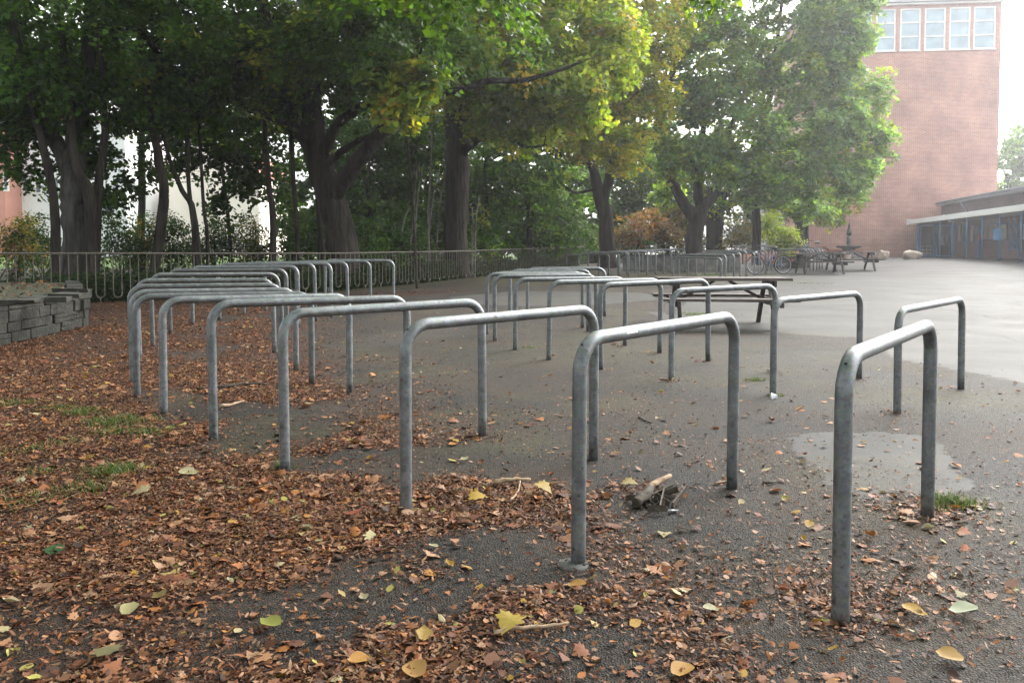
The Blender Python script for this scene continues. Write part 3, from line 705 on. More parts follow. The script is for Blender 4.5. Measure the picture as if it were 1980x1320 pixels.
# --- slim stems
G_S = 'slim bare stems behind the fence'
STEMS = [
 ('dark slim stem curving up past the old trunk, closest to the salmon house', [(104, 490, .11), (106, 407, .10), (81, 271, .085), (59, 200, .075), (30, 40, .05)], 18.6),
 ('slim stem leaning against the old pale trunk', [(170, 490, .15), (174, 390, .13), (148, 318, .11), (136, 238, .1), (120, 60, .06)], 18.8),
 ('slim stem bowing right beside the old trunk and forking high', [(178, 490, .13), (191, 360, .10), (203, 255, .085), (199, 191, .075), (190, 40, .05)], 19.2),
 ('slim s-shaped stem crossing in front of the cream house corner', [(288, 490, .12), (314, 416, .125), (316, 360, .11), (305, 297, .10), (293, 229, .09), (270, 80, .05)], 19.6),
 ('thin stem slanting across the cream wall', [(384, 490, .12), (373, 411, .08), (352, 369, .06), (327, 305, .05), (300, 200, .03)], 20),
 ('thin upright stem just behind the slanting one on the cream wall', [(383, 486, .09), (382, 467, .07), (367, 382, .055), (361, 271, .05), (355, 120, .03)], 20.4),
 ('thinnest wavy stem before the cream wall', [(400, 490, .05), (401, 458, .05), (394, 403, .045), (386, 271, .04), (380, 150, .025)], 20.8),
 ('straight slim stem at the bright gap beyond the cream house', [(526, 490, .10), (528, 424, .09), (520, 361, .075), (515, 288, .065), (505, 150, .04)], 21.5),
 ('straight slim stem close beside the leaning maple trunk', [(577, 490, .07), (573, 424, .06), (564, 297, .05), (560, 180, .03)], 22),
 ('short slim stem right at the foot of the leaning maple', [(622, 492, .11), (618, 420, .09), (606, 330, .06)], 24),
]
for lab, pts, d in STEMS:
    tree('sapling', lab, (pts[0][0], d), [[(x, y, d, r) for x, y, r in pts]], None, 0, None, bark='bark', group=G_S, cat='sapling', flare=1.2, sides=9)
# birches / pale poles in the dark thicket
PALE = [([(832, 488, .045), (828, 430, .042), (834, 297, .03), (836, 200, .02)], 'whitish birch stem standing straight in the dark thicket'),
        ([(840, 490, .035), (850, 400, .03), (868, 300, .02)], 'pale pole leaning beside the whitish birch stem'),
        ([(768, 488, .035), (778, 440, .03), (792, 400, .022)], 'short pale pole slanting low in the thicket'),
        ([(800, 488, .03), (806, 400, .025), (818, 320, .018)], 'thin grey pole in the thicket between the two big trunks'),
        ([(818, 488, .03), (838, 380, .025), (850, 330, .018)], 'thin pole crossing behind the whitish birch'),
        ([(912, 486, .035), (914, 440, .03), (913, 400, .02)], 'short pale stick-like stem beside the straight trunk'),
        ([(918, 486, .03), (920, 430, .025), (926, 380, .018)], 'thin stem behind the short pale stick-like one'),
        ([(745, 488, .03), (752, 460, .026), (765, 430, .02)], 'short low pole nearest the leaning maple in the thicket'),
        ([(787, 488, .03), (797, 440, .026), (806, 330, .018)], 'slender pole rising behind the short slanting one')]
for pts, lab in PALE:
    tree('sapling', lab, (pts[0][0], 27.5), [[(x, y, 27.5, r) for x, y, r in pts]], None, 0, None, bark='bark_pale', group='pale stems in the thicket', cat='sapling', flare=1, sides=7)
# --- straight double trunk
tree('maple_tree', 'tall straight double trunk standing right at the fence', (884, 27.3),
 [[(882, 545, 27.3, .42), (882, 440, 27.3, .40), (884, 330, 27.3, .40), (880, 260, 27.4, .38), (868, 180, 27.5, .27), (852, 100, 27.6, .22), (840, -60, 28, .14)],
  [(890, 300, 27.2, .26), (897, 220, 27.1, .24), (905, 130, 27, .2), (930, 20, 27, .14)],
  [(898, 290, 27, .14), (940, 262, 26.7, .11), (985, 268, 26.3, .08), (1020, 285, 26, .05), (1060, 280, 26, .03)]],
 [B(960, 60, 26, 3.0, 2.0, 2.4), B(1040, 140, 25, 2.2, 1.3, 1.8), B(940, 205, 26, 1.9, .9, 1.5), B(1110, 60, 25.5, 2.2, 2.0, 2), B(1100, 190, 25, 1.5, .9, 1.3), B(1000, 240, 26, 1.8, .7, 1.2), B(1190, 90, 26, 1.2, 1.6, 1.2), B(900, -120, 28, 6, 3, 5)],
 3.2, LIME + LIME + YEL[:1] + YEL[3:5], accent=(YEL, .35), near='maple', twigs=90, leaf=.14, per=75)
# --- yellowing tree
tree('maple_tree', 'yellowing maple with a forked trunk leaning away from the straight one', (1172, 36),
 [[(1175, 500, 36, .36), (1172, 430, 36, .33), (1160, 380, 36, .30), (1148, 330, 36, .2), (1138, 300, 36, .16), (1130, 240, 36, .1)],
  [(1166, 390, 36, .22), (1180, 330, 35.8, .2), (1190, 250, 35.6, .16), (1210, 120, 35.5, .1)],
  [(1150, 365, 35.8, .08), (1110, 372, 35.2, .06), (1070, 345, 34.6, .05), (1030, 352, 34, .03)],
  [(1140, 320, 35.8, .07), (1090, 300, 35, .05), (1050, 270, 34.5, .03)]],
 [B(1160, 140, 34.5, 2.6, 2.6, 2.4), B(1110, 240, 34, 1.9, 1.3, 1.5), B(1220, 40, 34.5, 2.6, 2.6, 2.6), B(1215, 215, 34, 1.5, 1.3, 1.3), B(1285, 195, 33.5, .85, .75, .7), B(1205, 305, 34, 1.15, .75, .9), B(1150, 285, 34, 1.2, .6, 1), B(1240, 145, 34, 1.2, 1.6, 1.2), B(1100, -180, 36, 5, 3, 5)],
 4.0, YEL + YEL[:3] + LIME[:2], leaf=.18, accent=(YEL[1:3] + LIME, .35), near='star', twigs=90, bark='bark')
# --- green maples at the yard
tree('maple_tree', 'stout dark trunk forking low under a broad green crown beside the racks', (1343, 37),
 [[(1340, 500, 37, .41), (1344, 450, 37, .39), (1350, 420, 37, .38), (1358, 398, 37, .33)],
  [(1347, 425, 37, .32), (1322, 395, 37, .26), (1308, 368, 37, .22), (1290, 330, 37, .26), (1275, 290, 37.2, .22), (1272, 250, 37.4, .18), (1290, 180, 37.5, .18), (1310, 100, 37.5, .12), (1330, 20, 37.6, .07)],
  [(1355, 405, 37, .26), (1349, 370, 37, .22), (1350, 330, 37, .18), (1360, 250, 37, .13), (1375, 120, 37, .07)],
  [(1358, 402, 37, .28), (1380, 378, 37, .24), (1388, 345, 37, .18), (1400, 280, 37, .14), (1440, 180, 37, .1), (1470, 100, 37, .06)],
  [(1290, 170, 37.4, .12), (1265, 120, 37.5, .1), (1255, 60, 37.6, .06)], [(1300, 140, 37.4, .12), (1330, 60, 37.4, .08), (1345, 0, 37.4, .05)]],
 [B(1400, 120, 36.5, 2.6, 2.2, 2.2), B(1350, 40, 38, 2.0, 1.4, 1.8), B(1345, 290, 35.6, 1.9, 1.0, 1.3), B(1410, 322, 35.4, 1.8, .6, 1.2), B(1310, 318, 36, 1.0, .7, 1), B(1430, 250, 36, 2.2, 1.6, 1.8), B(1290, 260, 37.5, .8, 1.2, .8), B(1400, -100, 38, 4, 2.4, 4), B(1340, 190, 37, 1.3, 1.3, 1.3), B(1285, 370, 38, .7, .5, .8)],
 3.6, BLUEG + LIME[:2], leaf=.20, accent=(LIME, .15), near='star', twigs=120, flare=1.15)
tree('maple_tree', 'slim straight dark trunk under the spreading crown before the tower', (1463, 38.5),
 [[(1463, 500, 38.5, .21), (1463, 440, 38.5, .205), (1462, 390, 38.5, .20), (1466, 330, 38.5, .17), (1480, 240, 38.5, .14), (1500, 100, 38.5, .1), (1520, -60, 38.5, .06)],
  [(1466, 330, 38.4, .11), (1510, 250, 38.2, .1), (1560, 200, 38, .08), (1620, 160, 38, .05)],
  [(1464, 360, 38.4, .09), (1540, 320, 38, .07), (1620, 300, 37.8, .04)],
  [(1440, 185, 38.4, .10), (1480, 150, 38.3, .13), (1495, 130, 38.2, .12), (1520, 90, 38, .06)],
  [(1462, 392, 38.4, .06), (1510, 380, 38, .045), (1580, 378, 37.6, .03)]],
 [B(1540, 100, 37.5, 3.2, 2.6, 2.6), B(1620, 60, 37.5, 2.0, 2.3, 2), B(1570, 240, 37, 2.8, 1.7, 2), B(1650, 200, 37.5, 1.5, 1.9, 1.6), B(1500, 330, 36.4, 2.2, 1.1, 1.6), B(1600, 345, 37, 2.2, 1.2, 1.7), B(1690, 260, 37.5, .9, .8, .8), B(1655, 330, 37.5, 1.0, 1.0, 1), B(1711, 155, 37.5, .42, .55, .4), B(1660, -60, 38.5, 2.2, 2.2, 2.5), B(1500, -100, 38.5, 4, 2.4, 4), B(1575, 405, 38.5, 1.5, .45, 1.1), B(1480, 380, 36.5, 1.2, .5, 1), B(1700, 305, 37.6, .7, .45, .6)],
 3.8, BLUEG, leaf=.20, accent=(LIME[:3], .14), near='star', twigs=130, flare=1.2)
tree('maple_tree', 'dark thick trunk half hidden behind the stout forked one', (1385, 47),
 [[(1376, 500, 47, .36), (1376, 440, 47, .34), (1368, 380, 47, .26)], [(1386, 495, 46.9, .3), (1390, 430, 47, .27), (1400, 370, 47, .2)]],
 [B(1340, 330, 48, 3.5, 1.9, 2), B(1450, 360, 48, 2.6, 1.4, 2), B(1400, 400, 47, 1.6, .6, 1.2)], 2.6, GREEN + LIME, leaf=.22, near='star', twigs=30, flare=1.1)
tree('maple_tree', 'grey trunk close in front of the tower foot', (1549, 48),
 [[(1551, 500, 48, .34), (1549, 450, 48, .32), (1545, 400, 48, .28), (1548, 330, 48, .2)], [(1560, 490, 47.8, .12), (1560, 430, 47.8, .11), (1562, 380, 47.8, .08)]],
 [B(1560, 380, 47, 2.2, .9, 1.6), B(1600, 415, 46.5, 1.4, .55, 1.2), B(1640, 390, 47, 1.3, .6, 1), B(1510, 395, 48, 1.2, .5, 1)], 2.6, LIME + BLUEG, leaf=.2, accent=(ORANGE[2:] + YEL, .25), near='star', twigs=30, bark='bark_grey')
tree('tree', 'hazy distant tree standing beyond the corner of the brick tower', (1975, 78),
 [[(1972, 488, 78, .4), (1965, 400, 78, .32), (1955, 370, 78, .2), (1945, 340, 78, .1)], [(1967, 420, 78, .25), (1985, 350, 78, .2), (1990, 280, 78, .1)]],
 [B(1958, 300, 78, 1.6, 2.2, 2), B(1990, 280, 78, 2.2, 2.6, 2), B(1950, 365, 78, 1.4, 1.4, 1.5), B(1985, 350, 78, 2.4, 1.6, 2), B(2040, 300, 78, 3, 4, 3)], 1.6, BLUEG, leaf=.3, per=45, near='star', twigs=40, R0=.8)
# --- thicket between the big trunks, and the row that closes the view
THK = [
 ('dense dark shrub thicket behind the leaning maple', 715, 29.5, [B(700, 430, 29.5, 1.7, 1.3, 1.2), B(720, 350, 30.5, 2.0, 1.6, 1.4), B(735, 270, 31, 2.0, 1.3, 1.4)], DARK),
 ('dense dark shrub thicket between leaning maple and birch stem', 800, 31, [B(790, 430, 30.5, 1.7, 1.3, 1.2), B(800, 340, 32, 2.2, 1.8, 1.4), B(820, 250, 32.5, 2.2, 1.4, 1.4)], DARK),
 ('dark bushy tree close behind the straight double trunk', 940, 32, [B(930, 400, 32, 1.4, 1.5, 1.2), B(960, 330, 31.5, 1.7, 1.2, 1.4), B(925, 450, 31, .8, .7, .7)], GREEN + DARK),
 ('deep green bushy tree with layered sprays over the fence', 1020, 34, [B(1010, 330, 33, 2.0, 1.2, 1.5), B(1030, 400, 34, 1.9, 1.0, 1.4), B(1060, 445, 34, 1.5, .75, 1.2)], GREEN + DARK),
 ('blue-green shrub beside the yellowing maple trunk', 1075, 37, [B(1075, 430, 37, 1.5, 1.1, 1.2), B(1100, 370, 38, 1.8, 1.2, 1.4), B(1120, 450, 38, 1.1, .7, 1)], BLUEG[:2] + GREEN),
 ('tall closing evergreen mass behind the thicket, leaning maple side', 640, 42, [B(660, 350, 42, 4.2, 4.2, 2), B(760, 320, 43, 4.2, 5, 2), B(720, 450, 43, 3.6, 1.4, 1.5), B(600, 440, 40, 1.8, 1.2, 1.2)], DARK),
 ('tall closing evergreen mass behind the straight double trunk', 900, 46, [B(860, 330, 45, 4.2, 5, 2), B(980, 300, 46, 4.2, 5.4, 2), B(860, 450, 45, 3.6, 1.4, 1.5), B(985, 455, 46, 3.6, 1.4, 1.5)], DARK),
 ('tall closing green tree behind the yellowing maple', 1110, 50, [B(1090, 310, 50, 4.2, 5, 2.4), B(1200, 330, 52, 4.2, 4.2, 2.4), B(1090, 455, 50, 3.4, 1.4, 1.5), B(1200, 450, 52, 3.2, 1.6, 1.5)], GREEN),
 ('lime green bushy tree behind the stout forked trunk', 1290, 54, [B(1280, 380, 54, 3.0, 2.6, 2), B(1340, 420, 55, 2.4, 1.6, 2), B(1260, 300, 54, 2.6, 2.6, 2)], LIME + GREEN),
]
for lab, bx, d, bl, pal in THK:
    tree('bushy_tree', lab, (bx, d), [[(bx, 500, d, .14), (bx + 4, 440, d, .12), (bx - 3, 360, d, .08), (bx, 290, d, .04)]], bl, 2.6 if d < 40 else 2.1, pal, leaf=.17 if d < 40 else .26, near='star', twigs=20, accent=(LIME, .05), group='dense trees closing the view', flare=1.1)
# tall background trees that close the sky above the left grove
for i, (bx, d, bl) in enumerate([(-60, 31, [B(-120, 60, 31, 5, 4.5, 3), B(40, 120, 31, 4, 2.4, 2.5)]), (270, 33, [B(200, 60, 33, 5, 4, 3), B(330, 40, 33, 5, 4, 3), B(265, 215, 32, 2.2, .9, 1.6)]), (560, 35, [B(500, 60, 35, 5, 4.6, 3), B(620, 120, 36, 5, 4.2, 3), B(560, 240, 35, 2.4, 1.6, 1.8)]), (800, 38, [B(780, 60, 38, 5.5, 5, 3), B(880, 120, 39, 5, 4.4, 3)])]):
    tree('tall_tree', ['tall dark tree at the outer edge of the grove above the salmon house', 'tall dark tree closing the sky above the white house', 'tall dark tree closing the sky above the leaning maple', 'tall dark tree closing the sky between the two big trunks'][i], (bx, d),
         [[(bx, 500, d, .16), (bx + 5, 350, d, .14), (bx, 150, d, .1)]], bl, 1.0, DARK + GREEN[:1], leaf=.22, near='star', twigs=30, group='tall trees behind the grove')
# overhanging limes above and behind the photographer: unseen crown blobs added to shade ground and grove, twigs hang into view
tree('lime_tree', 'lime tree whose heart-leaved twig tips hang into the top of the view', (990 - 1600, 2.5),
 [[(-420, 700, 2.6, .3), (-420, 100, 2.6, .26), (-300, -900, 2.8, .2)]],
 [(np.array([-3.0, 2.0, 8.0]), np.array([6.0, 5.5, 1.8])), (np.array([-5.5, 9.5, 8.4]), np.array([5.5, 5.0, 1.7])), (np.array([1.8, 3.5, 7.6]), np.array([4.2, 5.0, 1.6])), (np.array([-1, -5, 7.0]), np.array([8, 6, 2.2])), (np.array([-10, 4, 7]), np.array([4, 6, 2.4])), (np.array([5.5, -3, 7.2]), np.array([4.5, 5, 2.0])), (np.array([5.2, 8.2, 8.8]), np.array([4.6, 4.2, 1.6])), (np.array([0.5, 10, 9.2]), np.array([4.5, 3.5, 1.6])), (np.array([-8, 15.2, 9.4]), np.array([6.5, 3.5, 1.8])), (np.array([-2.0, 16, 9.8]), np.array([4.5, 3.5, 1.8])),
  B(720, -30, 7.5, .55, .16, .4), B(860, -25, 7.6, .6, .2, .4), B(950, -10, 7.8, .45, .16, .3), B(1380, -25, 8.5, .75, .17, .4), B(800, -40, 7.2, .6, .2, .4)],
 2.6, LIME[:1] + GREEN + GREEN, leaf=.07, per=70, near='maple', twigs=50, R0=.38, shell=.2)

# --- shrubs and hedges
def shrub(label, bx, by_base, d, bl, pal, dens=5, leaf=.08, per=40, R0=.35, accent=None, group=None, name='shrub', near='quad'):
    X = (bx - 990) / F * d
    root = empty(name, (X, d, float(gz(X, d))), label, 'shrub', group); O = np.array(root.location)
    ch, cents = crown_chunks(bl, dens, pal, leaf, per, R0, near, accent, shell=.15)
    link('foliage', leaf_mesh('foliage', [(p - O, n_, s_, c_, t_) for p, n_, s_, c_, t_ in ch], M['leaf']), root)
    mb = MB()
    for c in cents[rng.permutation(len(cents))[:14]]:
        a = np.array([X + rng.normal(0, .15), d + rng.normal(0, .1), gz(X, d) - .03]); m_ = (a + c) / 2 + rng.normal(0, .08, 3)
        mb.tube(np.array([a, m_, c]) - O, [.018, .012, .005], 5, cap=False)
    mb.build('stem', [M['bark']], root)
HEDGE = [('dark hedge shrub at the edge below the salmon house', 25, 24, 40), ('hedge shrub with sparse tips before the white house', 75, 26, 25), ('thin twiggy hedge shrub between old trunk and white house', 235, 24, 45), ('hedge shrub with reddish leaves below the gap of the houses', 275, 25, 40),
         ('thin hedge shrub before the cream house corner', 335, 25, 45), ('feathery hedge shrub below the cream wall', 415, 25.5, 60), ('low dark hedge shrub at the end of the cream wall', 480, 26, 55), ('dark hedge shrub at the bright gap beside the maple', 555, 26.5, 50)]
for i, (lab, bx, d, hh) in enumerate(HEDGE):
    shrub(lab, bx, 490, d, [B(bx, 492, d, 1.0, .5, .6), B(bx + 12, 470, d + .3, .9, .45, .5), B(bx + rng.uniform(-20, 20), 446, d + .3, .6, .4, .4), B(bx + rng.uniform(-30, 30), 428, d, .35, .3, .3)], DARK if i % 3 else DARK + ORANGE[2:], dens=11, leaf=.095, per=36, group='hedge shrubs behind the fence')
UNDER = [(610, 25.5, 'low dark undergrowth shrub touching the leaning maple foot'), (690, 25, 'low dark undergrowth shrub just past the leaning maple'), (740, 26.5, 'low dark undergrowth shrub under the short slanting poles'), (795, 28, 'low dark undergrowth shrub before the pale poles'), (850, 29.5, 'low dark undergrowth shrub at the whitish birch foot'),
         (915, 30, 'leafy lighter shrub right behind the straight double trunk'), (975, 32, 'dark low shrub over the fence past the straight double trunk'), (1030, 35, 'dark low shrub below the layered green sprays'), (1090, 39, 'dark low shrub before the yellowing maple'), (1140, 42, 'dark low shrub at the foot of the yellowing maple')]
for i, (bx, d, lab) in enumerate(UNDER):
    shrub(lab, bx, 490, d, [B(bx, 485, d, 1.2, .75, .7), B(bx + rng.uniform(-25, 25), 450, d + .5, 1.0, .7, .6)], GREEN + LIME[:1] if bx == 915 else DARK + GREEN[:1], dens=5, leaf=.13, per=36, R0=.42, group='undergrowth shrubs behind the fence')
shrub('wide dark green shrub closing the gap below the yellowing maple', 1175, 490, 48, [B(1170, 465, 48, 1.8, 1.0, .8), B(1230, 470, 48, 1.5, .8, .8)], GREEN, dens=5, leaf=.18, R0=.5)
shrub('wide mixed shrub closing the gap beside the stout forked trunk', 1295, 490, 50, [B(1290, 465, 50, 2.0, 1.1, .8), B(1345, 468, 50, 1.2, .9, .8)], GREEN + ORANGE[2:], dens=5, leaf=.18, R0=.5)
shrub('feathery reddish-brown shrub beside the yellowing maple trunk', 1225, 480, 43, [B(1225, 440, 43, 1.1, 1.0, .9), B(1260, 430, 44, 1.0, .9, .8), B(1195, 455, 43, .7, .5, .6)], ORANGE + [(.16, .11, .05)], dens=6, leaf=.15, R0=.5)
shrub('brown-leaved shrub to the left of the stout forked trunk', 1290, 480, 44, [B(1290, 450, 44, 1.0, .9, .8), B(1310, 425, 45, .9, .8, .8)], [(.09, .06, .025), (.06, .065, .02), (.12, .075, .03)], dens=6, leaf=.15, R0=.5)
shrub('straw-coloured feathery shrub beside the slim dark trunk', 1438, 480, 46, [B(1440, 450, 46, 1.0, .75, .8), B(1425, 465, 46, .8, .5, .7)], [(.26, .21, .09), (.20, .17, .06), (.14, .15, .05)], dens=7, leaf=.15, R0=.5)
shrub('pale blue-green shrub behind the brick wall', 1405, 475, 50, [B(1408, 445, 50, 1.1, .9, .9), B(1450, 425, 51, 1.2, 1.1, .9), B(1480, 440, 51, .8, .9, .8)], [(.12, .16, .09), (.09, .13, .07)], dens=6, leaf=.16, R0=.5)
shrub('bright yellow-green bush behind the racks by the tower', 1515, 482, 41, [B(1512, 458, 41, .85, .7, .7), B(1530, 465, 40.6, .6, .5, .5), B(1490, 440, 42, .6, 1.0, .6)], LIME + YEL[:2], dens=8, leaf=.13, R0=.4)
shrub('small green bush under the far racks beside the planter', 1530, 500, 36.5, [B(1528, 494, 36.5, .5, .35, .4)], LIME + GREEN, dens=10, leaf=.10, R0=.3)
# ivy strip at the foot of the fence
n = 26000; t = rng.random(n); X = np.interp(t, np.linspace(0, 1, len(FEN) - 3), FEN[1:-2, 0]); Y = FENY(X) + rng.uniform(.12, 1.8, n) ** 1.0
Z = gz(X, Y) + rng.random(n) ** 1.4 * (.25 + .45 * vnoise(X, Y, .9, 5))
ch = [(np.stack([X, Y, Z], 1), unit(np.stack([rng.normal(0, .5, n), rng.normal(-.5, .4, n), rng.uniform(.3, 1, n)], 1)), rng.uniform(.06, .13, n), palette(DARK, n) * .5, QUAD)]
tag(link('ground_cover', leaf_mesh('ground_cover', ch, M['leaf'])), 'dark ivy and low weeds growing along the foot of the fence', 'ivy', kind='stuff')

# ------------------------------------------------------------------ iron fence of U-shaped bars
FTOP = [(-40, 1.2), (-10.4, 1.2), (-6.4, 1.2), (-4.4, 1.205), (-1.7, 1.275), (2.9, 1.5), (5.4, 1.66), (9, 1.9)]
ft = lambda X: float(np.interp(X, [a for a, _ in FTOP], [b for _, b in FTOP]))
path = smooth_line(FEN[1:11], np.zeros(10), 24)[0]
seg = np.r_[0, np.cumsum(np.hypot(*np.diff(path, axis=0).T))]
fence = empty('iron_fence', (-8.5, 17.0, float(gz(-8.5, 17))), 'low weathered iron railing of upright bars joined by U bends along the trees', 'fence')
FO = np.array(fence.location)
def fpt(s): x = np.interp(s, seg, path[:, 0]); y = np.interp(s, seg, path[:, 1]); return x, y
s_ = np.arange(0, seg[-1], .5); mb = MB()
mb.tube([np.array([*fpt(s), ft(fpt(s)[0])]) - FO for s in s_], .02, 8); mb.build('top_rail', [M['fence']], fence)
SP = .33; rest = MB(); k = 0
loops = np.arange(.1, seg[-1] - .3, SP)
dist = [np.hypot(*fpt(s)) for s in loops]
vis = [proj(np.array([*fpt(s), 1.0]))[0] > -20 for s in loops]
order = [i for i in np.argsort(dist) if vis[i]]
first = set(order[:99])
def picket(mb, s, i):
    x0, y0 = fpt(s); x1, y1 = fpt(s + SP * .5); zt = ft(x0) - .012; g0 = gz(x0, y0)
    a = np.array([x0, y0, 0]); b = np.array([x1, y1, 0]); e = b - a; w = np.linalg.norm(e); e /= w
    zb = g0 + .10 + rng.normal(0, .008); P = [a + [0, 0, zt], a + [0, 0, zb + w / 2]]
    for q in range(1, 8):
        an = math.pi * q / 8; P.append((a + b) / 2 - e * w / 2 * math.cos(an) + np.array([0, 0, zb + w / 2 - w / 2 * math.sin(an)]))
    P += [b + [0, 0, zb + w / 2], b + [0, 0, zt]]
    mb.tube(np.array(P) - FO, .0105, 5, cap=False)
    if i % 2 == 0:
        c = (a + b) / 2; mb.tube(np.array([c + [0, 0, zb], c + [0, 0, g0 - .05]]) - FO, .012, 5)
for i, s in enumerate(loops):
    if not vis[i]: continue
    if i in first:
        m1 = MB(); picket(m1, s, i); m1.build('railing_bar', [M['fence']], fence)
    else: picket(rest, s, i); k += 1
if k: tag(rest.build('railing_bar', [M['fence']], fence), kind='stuff')

# ------------------------------------------------------------------ dry-stone planter
c0 = gp(-60, 682); c1 = gp(165, 632); c2 = np.array([-8.2, 15.2, 0])
pl = empty('stone_planter', tuple(c1), 'raised bed with a dry-stone wall of grey blocks and leaf-covered soil', 'planter')
PO = np.array(pl.location); mb = MB()
def drywall(a, b, h, inward):
    a = np.array([a[0], a[1]]); b = np.array([b[0], b[1]]); L_ = np.linalg.norm(b - a); e = (b - a) / L_; nn = np.array(inward, float)
    z = 0.
    hs = [.15, .13, .16, .13]; hs = [q * h / sum(hs) for q in hs]
    for q in hs:
        s = -rng.random() * .2
        while s < L_:
            w = rng.uniform(.18, .5); mid = min(s + w / 2, L_); c = a + e * mid + nn * (.12 + rng.normal(0, .009)); hh = q * rng.uniform(.95, .995)
            sub = rng.random() < .22
            rot = np.array([[e[0], nn[0], 0], [e[1], nn[1], 0], [0, 0, 1]])
            if sub:
                mb.box((c[0] - PO[0], c[1] - PO[1], gz(*c) - PO[2] + z + hh * .27), (w - .012, .24, hh * .5), 0, rot, .004)
                mb.box((c[0] - PO[0], c[1] - PO[1], gz(*c) - PO[2] + z + hh * .77), (w * .96 - .012, .24, hh * .46), 0, rot, .004)
            else: mb.box((c[0] - PO[0], c[1] - PO[1], gz(*c) - PO[2] + z + q / 2), (w - .012, .24, hh), 0, rot, .005)
            s += w
        z += q
Hw = .56
d1 = unit((c1 - c0)[:2]); n1 = np.array([-d1[1], d1[0]])
drywall(c0, c1, Hw, n1)
d2 = unit((c2 - c1)[:2]); n2 = np.array([-d2[1], d2[0]]); drywall(c1, c2, Hw, n2)
wall = mb.build('wall', [M['stone']], pl)
bv = wall.modifiers.new('edge', 'BEVEL'); bv.width = .012; bv.segments = 2
mb = MB(); P_ = []
for p, nn in ((c0, n1), (c1, n1 + n2), (c2, n2), (np.array([-14, 15.2, 0]), np.zeros(2)), (np.array([-14, 9, 0]), np.zeros(2))):
    P_.append(np.array([p[0] + nn[0] * .2, p[1] + nn[1] * .2, gz(p[0], p[1]) + Hw - .03]) - PO)
Q = [q - [0, 0, .5] for q in P_]; m5 = len(P_)
mb.add(P_ + Q, [list(range(m5))] + [(i, i + m5, (i + 1) % m5 + m5, (i + 1) % m5) for i in range(m5)]); mb.build('soil', [M['soil']], pl)
mb = MB()
for (px, py, w, dd, rz) in ((85, 578, .55, .3, .3), (135, 571, .45, .26, -.1), (140, 562, .5, .24, .2), (40, 583, .4, .25, .1)):
    c = at(px, py, 1); tt = (gz(-7, 11) + Hw + .03 - EYE) / (c[2] - EYE); c = np.array([0, 0, EYE]) + (c - np.array([0, 0, EYE])) * tt
    rot = np.array([[math.cos(rz), -math.sin(rz), 0], [math.sin(rz), math.cos(rz), 0], [0, 0, 1]]); MB().box(c - PO, (w, dd, .05), 0, rot, .012).build('coping_slab', [M['stone_top']], pl)

# ------------------------------------------------------------------ picnic tables
def picnic_table(loc, rz, label, L_=1.9, group='picnic tables'):
    root = empty('picnic_table', loc, label, 'picnic table', group, rz)
    for k, y in enumerate((-.29, -.145, 0, .145, .29)):
        MB().box((0, y, .735), (L_, .135, .04), 0, jit=.003).build('table_plank', [M['wood']], root)
    for sy in (-1, 1):
        mb = MB(); mb.box((0, sy * .68, .44), (L_, .26, .045), 0, jit=.003); mb.build('seat', [M['wood']], root)
    for sx in (-1, 1):
        x = sx * (L_ / 2 - .3)
        for sy in (-1, 1):
            MB().beam((x, sy * .17, .715), (x, sy * .62, -.02), .045, .115, side=(1, 0, 0)).build('leg', [M['wood_pale'] if sy < 0 and sx > 0 else M['wood_dark']], root)
        MB().beam((x + sx * .05, -.80, .385), (x + sx * .05, .80, .385), .042, .11, side=(1, 0, 0)).build('seat_bearer', [M['wood_dark']], root)
        MB().beam((x + sx * .05, -.34, .665), (x + sx * .05, .34, .665), .042, .09, side=(1, 0, 0)).build('top_bearer', [M['wood_dark']], root)
        MB().beam((x - sx * .03, 0, .40), (sx * .12, 0, .70), .09, .04, side=(0, 1, 0)).build('brace', [M['wood_dark']], root)
    return root
a = gp(1324, 634); b = gp(1494, 642)
c = (a + b) / 2 + np.array([.06, .62, 0]); c[2] = gz(c[0], c[1])
picnic_table(c, R(-5), 'dark wooden picnic table standing right behind the steel hoops', 2.0)
c = gp(1590, 529.5); picnic_table(c + np.array([0, .3, 0]), R(-4), 'weathered picnic table beside the parked bicycle', 2.0)
c = gp(1650, 523.5); picnic_table(c + np.array([0, .3, 0]), R(-5), 'far picnic table overlapping behind another, in front of the fountain', 2.1)

